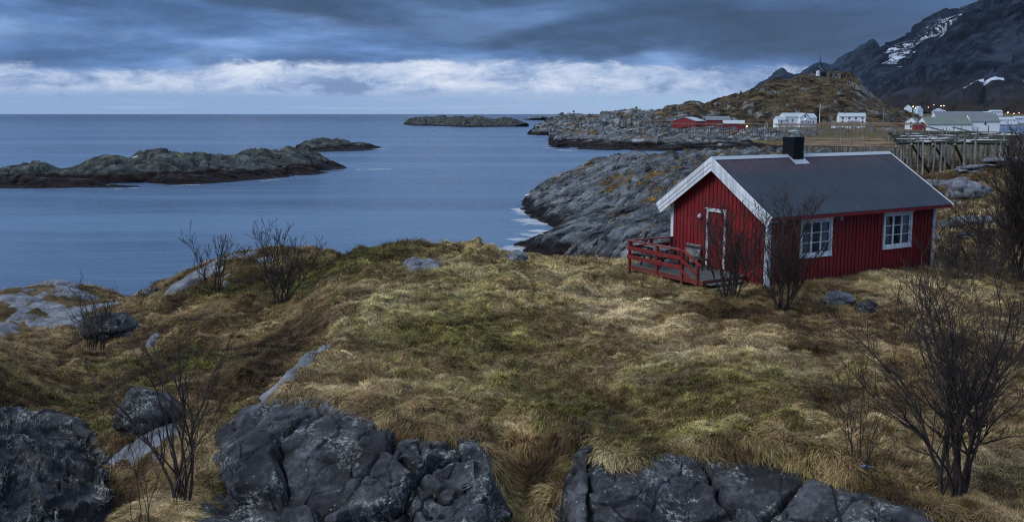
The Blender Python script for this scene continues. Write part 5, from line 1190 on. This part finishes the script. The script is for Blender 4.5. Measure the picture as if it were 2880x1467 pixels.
# ------------------------------------------------------------------ fish drying racks
def heightland(x, y): return gz1(x, y)
def rack(name, A_, B_, C_, ztop, nx, ny, label, seed, pr=.07, poles=24, braces=4, over=True, group='fish drying racks', zfn=None, pm='wood', lat='pole', jitter=.3, pmax=100, net=0, up=.0):
    """A front left, B front right, C back left corners in plan"""
    rnd = random.Random(seed); A_, B_, C_ = (np.array(v, float) for v in (A_, B_, C_))
    root = empty(name, (A_[0], A_[1], ztop), 0, label, 'fish rack', group)
    def at(u, v): return A_ + (B_ - A_) * u + (C_ - A_) * v
    mesh = []
    for k in range(3):
        m = MB(); m.tube([(0, 0, 0), (rnd.uniform(-.05, .05), rnd.uniform(-.05, .05), .5), (0, 0, 1)], [1, .9, .75], 6, cap=True)
        me = bpy.data.meshes.new('post'); me.from_pydata(m.v, [], m.f); me.materials.append(M[pm]); mesh.append(me)
    cnt = 0
    for j in range(ny):
        for i in range(nx):
            if cnt >= pmax: break
            q = at((i + rnd.uniform(-jitter, jitter)) / max(1, nx - 1), (j + rnd.uniform(-.25, .25)) / max(1, ny - 1)); zg = zfn(q[0], q[1]) if zfn else 5
            top = ztop + (rnd.uniform(.1, 1.0) if rnd.random() < up else rnd.uniform(-.2, .1))
            o = bpy.data.objects.new('post', mesh[cnt % 3]); COL.objects.link(o); o.parent = root
            o.location = (q[0] - A_[0], q[1] - A_[1], zg - .4 - ztop); r_ = pr * rnd.uniform(.7, 1.2); o.scale = (r_, r_, top - zg + .4); o.rotation_euler = (rnd.gauss(0, .03), rnd.gauss(0, .03), rnd.random() * 6); cnt += 1
    for k in range(poles):
        v = (k + rnd.uniform(-.3, .3)) / max(1, poles - 1); v = min(max(v, 0), 1); a = at(-.02 + rnd.uniform(-.02, .03), v); b = at(1.02 + rnd.uniform(-.03, .02), min(1, max(0, v + rnd.uniform(-.02, .02))))
        m = MB(); zz_ = rnd.uniform(-.08, .12); pts = [Vector((*(a + (b - a) * t), ztop + zz_ + rnd.uniform(-.06, .06))) - Vector((A_[0], A_[1], ztop)) for t in np.linspace(0, 1, 6)]; m.tube(pts, pr * rnd.uniform(.55, .9), 5); m.build('rail', M[lat], root)
    for k in range(max(3, nx // 3)):
        u = k / (max(3, nx // 3) - 1); a, b = at(u, -.01), at(u, 1.01); m = MB(); m.tube([(a[0] - A_[0], a[1] - A_[1], -.22), (b[0] - A_[0], b[1] - A_[1], -.22)], pr * .8, 5); m.build('cross_beam', M[lat if k % 2 else 'darkwood'], root)
    for k in range(braces):
        u = rnd.uniform(.05, .85); a = at(u, 0); b = at(u + rnd.uniform(.08, .16), .12); zg = zfn(b[0], b[1]) if zfn else 5
        m = MB(); m.tube([(a[0] - A_[0], a[1] - A_[1], -.1), (b[0] - A_[0], b[1] - A_[1], zg - ztop)], pr * 1.1, 6); m.build('brace', M['darkwood'], root)
    for k in range(net):
        u, v = rnd.uniform(.05, .95), rnd.uniform(.02, .9); a = at(u, v); L, Wn = rnd.uniform(1.5, 5), rnd.uniform(.8, 2.4); n1, n2 = 14, 8
        X, Y = np.meshgrid(np.linspace(-L / 2, L / 2, n1), np.linspace(-Wn / 2, Wn / 2, n2), indexing='ij'); Z = .16 + .14 * fbm(X * 1.3 + k, Y * 1.3, 0, 3, seed=k)
        X = X + .3 * fbm(X + k, Y, 2, 2, seed=5); grid_mesh('fish_cover', np.stack([X + a[0] - A_[0], Y + a[1] - A_[1], Z], -1), M['net'], root)
    return root
def pl(px, py, D): c = P(px, py, D); return (float(c[0]), float(c[1]))
gzf = lambda x, y: gz1(x, min(y, 118)) if y < 120 else 5.6
rack('fish_rack', pl(2268, 400, 95), pl(2720, 400, 93), pl(2240, 370, 150), 10.05, 25, 4, 'near large grey fish drying rack with pale covers right of the cabin roof', 1, .115, 70, 5, zfn=gzf, net=26, up=.4, lat='darkpole')
rack('fish_rack', pl(2020, 410, 112), pl(2262, 410, 108), pl(2030, 370, 152), 9.1, 24, 4, 'middle fish rack of long brown poles behind the chimney', 2, .10, 44, 0, zfn=lambda x, y: 5.6, up=.12)
flat = lambda z: (lambda x, y: z)
rack('fish_rack', pl(1655, 354, 430), pl(1960, 356, 400), pl(1655, 350, 455), 8.6, 34, 2, 'distant thin fish rack along the rocks below the red warehouses', 3, .10, 5, 0, zfn=flat(4.0), pm='darkwood', up=.3)
rack('fish_rack', pl(1960, 352, 380), pl(2260, 350, 360), pl(1960, 346, 440), 8.4, 30, 3, 'distant fish rack on the brown ground below the white houses', 4, .11, 8, 0, zfn=flat(3.5), up=.3)
rack('fish_rack', pl(1560, 330, 520), pl(1690, 330, 500), pl(1560, 328, 560), 9.2, 16, 2, 'faint fish rack left of the red warehouses', 5, .11, 4, 0, zfn=flat(5.0), pm='darkwood')
rack('fish_rack', pl(2060, 340, 330), pl(2330, 338, 300), pl(2060, 336, 400), 9.6, 24, 3, 'tall thin fish rack frame before the hut on stilts', 6, .09, 7, 0, zfn=flat(4.0), pm='pole', up=.4)

# ------------------------------------------------------------------ birds
def bird(px, py, D, s, mat, lb, cat, rz=0):
    c = P(px, py, D); c[2] = perch(c); root = empty('seagull' if mat == 'gull' else 'cormorant', tuple(c), rz, lb, cat)
    m = MB(); m.tube([(-.34 * s, 0, .16 * s), (-.2 * s, 0, .20 * s), (0, 0, .24 * s), (.14 * s, 0, .27 * s), (.20 * s, 0, .36 * s), (.25 * s, 0, .40 * s), (.31 * s, 0, .39 * s)], [.01 * s, .06 * s, .10 * s, .08 * s, .045 * s, .05 * s, .015 * s], 8)
    m.tube([(0, -.03 * s, 0), (0, -.03 * s, .18 * s)], .01 * s, 4); m.tube([(0, .03 * s, 0), (0, .03 * s, .18 * s)], .01 * s, 4); m.build('body', M[mat], root, smooth=True)
bird(1330, 489.5, 137, 1.7, 'gull', 'white gull on the dark tip of the coastal rock', 'bird')
bird(340, 389, 196, 2.0, 'gull', 'white gull on the crest of the long island', 'bird', .5)
bird(786, 420.5, 222, 1.9, 'gull', 'white gull low on the right end of the long island', 'bird', 2)
for k, (px, py) in enumerate(((822, 350.5), (830, 352), (838, 352), (846, 354))): bird(px, py, 356, 2.6, 'birdblack', ('left', 'second', 'third', 'right')[k] + ' of four dark cormorants standing on the small islet', 'bird', k)

# ------------------------------------------------------------------ foam where the swell breaks
def foam(px0, py0, px1, py1, wd, seed):
    a, b = PZ(px0, py0, .03), PZ(px1, py1, .03); n1, n2 = 60, 26; t = np.linspace(0, 1, n1)[:, None]; v = np.linspace(-1, 1, n2)[None]
    d = b - a; nn = np.array([-d[1], d[0]]) / np.hypot(d[0], d[1])
    X = a[0] + d[0] * t + nn[0] * v * wd; Y = a[1] + d[1] * t + nn[1] * v * wd
    e = (1 - np.abs(v) ** 1.5) * np.minimum(1, 6 * np.minimum(t, 1 - t)) - .35
    return np.stack([X, Y, 0 * X + .03 + .004 * seed], -1), e
FV, FF, FE, base = [], [], [], 0
for k, q in enumerate([(690, 380, 745, 379, 5), (940, 375, 975, 374, 5), (880, 427, 1000, 425, 2.6), (1330, 341, 1352, 341, 6), (1372, 371, 1392, 372, 5), (1395, 376, 1440, 380, 4), (1308, 548, 1385, 570, 3.4), (1282, 612, 1390, 668, 3.5), (1286, 606, 1320, 598, 2.5), (1298, 522, 1335, 545, 2.2), (1330, 578, 1400, 590, 2.6), (280, 475, 360, 473, 1.2), (420, 468, 520, 464, 1.0), (1180, 320, 1220, 321, 6), (640, 456, 720, 452, 1.0), (1700, 384, 1960, 386, 1.6), (1310, 585, 1360, 600, 2)]):
    V, e = foam(*q, k); f = grid_faces(60, 26); FV.append(V.reshape(-1, 3)); FF.append(f + base); FE.append(e.ravel()); base += len(FV[-1])
tag(mesh_np('foam', np.concatenate(FV), np.concatenate(FF), M['foam'], attrs={'edge': np.concatenate(FE)}), kind='stuff')

# ------------------------------------------------------------------ grass
rg = np.random.default_rng(5)
tufts = bpy.data.collections.new('grass_tufts')
def tuft(name, nb, L, lean, spread, wd, seed, lay=.5):
    """bent blades; lean pushes them along +x, lay makes them fall over"""
    r = np.random.default_rng(seed); S = 4; V, Fc, sh = [], [], []
    for b in range(nb):
        a = r.uniform(0, 2 * np.pi); rr = spread * np.sqrt(r.random()); p = np.array([rr * np.cos(a), rr * np.sin(a), -.02])
        di = np.array([np.cos(a) * .5 + lean + r.normal(0, .35), np.sin(a) * .5 + r.normal(0, .35), 0]); di /= np.linalg.norm(di) + 1e-6
        l = L * r.uniform(.5, 1.15); el0 = r.uniform(.9, 1.5) - lay * .3; el1 = el0 - r.uniform(.7, 1.9) * (.4 + lay); s = np.array([-di[1], di[0], 0]); w0 = wd * r.uniform(.6, 1.3)
        base = len(V)
        for i in range(S + 1):
            t = i / S; el = el0 + (el1 - el0) * t
            w_ = w0 * (1 - t * .85); V += [p - s * w_ / 2, p + s * w_ / 2]
            p = p + (di * np.cos(el) + np.array([0, 0, np.sin(el)])) * l / S; p[2] = max(p[2], -.06)
        c = r.random(); sh += [c] * (2 * (S + 1))
        for i in range(S): Fc.append((base + 2 * i, base + 2 * i + 1, base + 2 * i + 3, base + 2 * i + 2))
    me_o = mesh_np(name, np.array(V), np.array(Fc), M['blade'], smooth=True, attrs={'shade': sh})
    COL.objects.unlink(me_o); tufts.objects.link(me_o); return me_o
for k in range(4): tuft('tuft_a%d' % k, 34, .155, 1.2, .13, .0085, k, .85)        # 0-3 combed sward
for k in range(3): tuft('tuft_b%d' % k, 46, .24, .6, .09, .0095, 20 + k, .6)     # 4-6 tall clumps
for k in range(2): tuft('tuft_c%d' % k, 60, .10, .2, .20, .012, 40 + k, .3)      # 7-8 short moss
for k in range(3): tuft('tuft_d%d' % k, 60, .37, 1.5, .14, .012, 60 + k, 1.05)   # 9-11 hanging fringe
def scatter():
    XY, kind = [], []
    for (y0, y1, den) in ((11.5, 17, 210), (17, 23, 150), (23, 31, 85), (31, 42, 42), (42, 56, 22), (56, 85, 7)):
        n = int(den * (y1 ** 2 - y0 ** 2) * .5 * 1.40); yy = np.sqrt(rg.uniform(y0 ** 2, y1 ** 2, n)); uu = rg.uniform(-.66, .74, n); XY.append(np.stack([uu * yy, yy], 1))
    XY = np.concatenate(XY); x, y = XY.T
    z = ground_z(x, y); e = .12; zx = ground_z(x + e, y); zy = ground_z(x, y + e)
    nrm = np.stack([-(zx - z) / e, -(zy - z) / e, np.ones_like(z)], 1); nrm /= np.linalg.norm(nrm, axis=1, keepdims=True)
    keep = z > 1.6
    for p_ in rock_polys: keep &= sdf_poly(x, y, p_) + .30 * fbm(x / .8, y / .8, 0, 3, seed=3) < .02
    # not inside or under the cabin and deck
    lx = (x - 9.273) * math.cos(CYAW) + (y - 33) * math.sin(CYAW); ly = -(x - 9.273) * math.sin(CYAW) + (y - 33) * math.cos(CYAW)
    keep &= ~((lx > -2.2) & (lx < CL + .05) & (ly > -.08) & (ly < CW + .1) & ~((lx < 0) & (ly < .9)))
    # behind the cliff rim the front drop is bare rock except in the gully and at the far left
    s = sdf_poly(x, y, plateau); gul = np.exp(-((x - .26) / 1.15) ** 2)
    keep &= ~((s < -.15) & (x > -5.6) & (y < 19) & (gul < .45))
    bare = fbm(x / 1.1, y / .9, 0, 4, .6, seed=120); keep &= ~((bare > .22) & (rg.random(len(x)) < .8))
    gul = gul[keep]; x, y, z, nrm, s = x[keep], y[keep], z[keep], nrm[keep], s[keep]
    g, t = tone_maps(x, y)
    r = rg.random(len(x)); tall = fbm(x / 2.2, y / 2.2, 0, 3, seed=91) + .25 * fbm(x / .7, y / .7, 0, 2, seed=92)
    idx = rg.integers(0, 4, len(x)); idx = np.where((tall > .10) & (r < .45), 4 + rg.integers(0, 3, len(x)), idx)
    idx = np.where((g > .62) & (r > .35) & (t < .5), 7 + rg.integers(0, 2, len(x)), idx)
    rim_ = (s > -.12) & (s < .34) & (y < 24); idx = np.where(rim_ | ((gul > .4) & (s < .3) & (y < 20)), 9 + rg.integers(0, 3, len(x)), idx)
    # combing direction: downhill plus a slow swirl
    ang = 2.4 * fbm(x / 4, y / 4, 0, 2, seed=95) * 3.1 + .8 * fbm(x / .8, y / .8, 0, 2, seed=96) * 3 - 1.9
    dn = np.arctan2(nrm[:, 1], nrm[:, 0]); st = np.hypot(nrm[:, 0], nrm[:, 1])
    ang = np.where(st > .42, dn + rg.normal(0, .3, len(x)), ang + rg.normal(0, .35, len(x)))
    ang = np.where(rim_, -np.pi / 2 - .2 + rg.normal(0, .5, len(x)), ang)
    # tilt to the surface normal
    sc_ = rg.uniform(.7, 1.3, len(x)) * (1 + np.clip((y - 22) / 40, 0, .8)); sc_ = np.where(idx >= 7, sc_ * .95, sc_)
    up = nrm * .75 + np.array([0, 0, .25]); up /= np.linalg.norm(up, axis=1, keepdims=True)
    fx = np.stack([np.cos(ang), np.sin(ang), 0 * ang], 1); fx -= up * (fx * up).sum(1, keepdims=True); fx /= np.linalg.norm(fx, axis=1, keepdims=True); fy = np.cross(up, fx)
    ey = -np.arcsin(np.clip(fx[:, 2], -1, 1)); ez = np.arctan2(fx[:, 1], fx[:, 0]); ex = np.arctan2(fy[:, 2], up[:, 2])
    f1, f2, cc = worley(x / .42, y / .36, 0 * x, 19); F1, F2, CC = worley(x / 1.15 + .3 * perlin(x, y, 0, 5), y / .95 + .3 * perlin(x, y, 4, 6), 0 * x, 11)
    lum = np.clip(.98 - .55 * F1 - .28 * f1 + .25 * (cc - .5) + .3 * (CC - .5) + rg.normal(0, .12, len(x)) + .5 * fbm(x / 1.6, y / 1.4, 0, 3, seed=99), 0, 1)  # tussock shading put into blade colour: tops lighter, hollows between them darker
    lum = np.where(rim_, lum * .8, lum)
    return np.stack([x, y, z], 1), np.stack([ex, ey, ez], 1), sc_, idx, g, t, lum
Pp, Rr, Ss, Ii, Gg, Tt, Lm = scatter()
print('tufts', len(Pp))
me = bpy.data.meshes.new('grass'); me.vertices.add(len(Pp)); me.vertices.foreach_set('co', Pp.astype(np.float32).ravel())
def attr(nm, ty, v, key):
    a = me.attributes.new(nm, ty, 'POINT'); a.data.foreach_set(key, v)
attr('rot', 'FLOAT_VECTOR', Rr.astype(np.float32).ravel(), 'vector'); attr('size', 'FLOAT', Ss.astype(np.float32), 'value'); attr('pick', 'INT', Ii.astype(np.int32), 'value')
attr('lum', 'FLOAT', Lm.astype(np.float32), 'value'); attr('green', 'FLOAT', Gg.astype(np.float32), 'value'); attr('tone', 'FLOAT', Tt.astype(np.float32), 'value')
go = link('grass', me); tag(go, kind='stuff')
ng = bpy.data.node_groups.new('grass_scatter', 'GeometryNodeTree')
ng.interface.new_socket('Geometry', in_out='INPUT', socket_type='NodeSocketGeometry'); ng.interface.new_socket('Geometry', in_out='OUTPUT', socket_type='NodeSocketGeometry')
gi = ng.nodes.new('NodeGroupInput'); gout = ng.nodes.new('NodeGroupOutput'); ip = ng.nodes.new('GeometryNodeInstanceOnPoints'); ci = ng.nodes.new('GeometryNodeCollectionInfo')
ci.inputs['Collection'].default_value = tufts; ci.inputs['Separate Children'].default_value = True; ci.inputs['Reset Children'].default_value = True
def na(nm, ty):
    a = ng.nodes.new('GeometryNodeInputNamedAttribute'); a.data_type = ty; a.inputs['Name'].default_value = nm; return a.outputs['Attribute']
e2r = ng.nodes.new('FunctionNodeEulerToRotation'); ng.links.new(na('rot', 'FLOAT_VECTOR'), e2r.inputs[0])
ng.links.new(gi.outputs[0], ip.inputs['Points']); ng.links.new(ci.outputs[0], ip.inputs['Instance']); ip.inputs['Pick Instance'].default_value = True
ng.links.new(na('pick', 'INT'), ip.inputs['Instance Index']); ng.links.new(e2r.outputs[0], ip.inputs['Rotation']); ng.links.new(na('size', 'FLOAT'), ip.inputs['Scale'])
ng.links.new(ip.outputs[0], gout.inputs[0])
md = go.modifiers.new('scatter', 'NODES'); md.node_group = ng

# ------------------------------------------------------------------ sea air
hz = MB(); hz.box(-5200, 5200, -60, 6800, -4.5, 900)
def f_haze(n):
    v = n.n('ShaderNodeVolumePrincipled'); v.inputs['Color'].default_value = (.50, .70, 1.0, 1); v.inputs['Density'].default_value = .000016
    v.inputs['Anisotropy'].default_value = .2
    n.t.links.new(v.outputs[0], [x for x in n.t.nodes if x.type == 'OUTPUT_MATERIAL'][0].inputs['Volume']); return None
hm = bpy.data.materials.new('haze'); hm.use_nodes = True; _n = NT(hm.node_tree); _n.n('ShaderNodeOutputMaterial'); f_haze(_n)
tag(hz.build('haze', hm), kind='stuff')
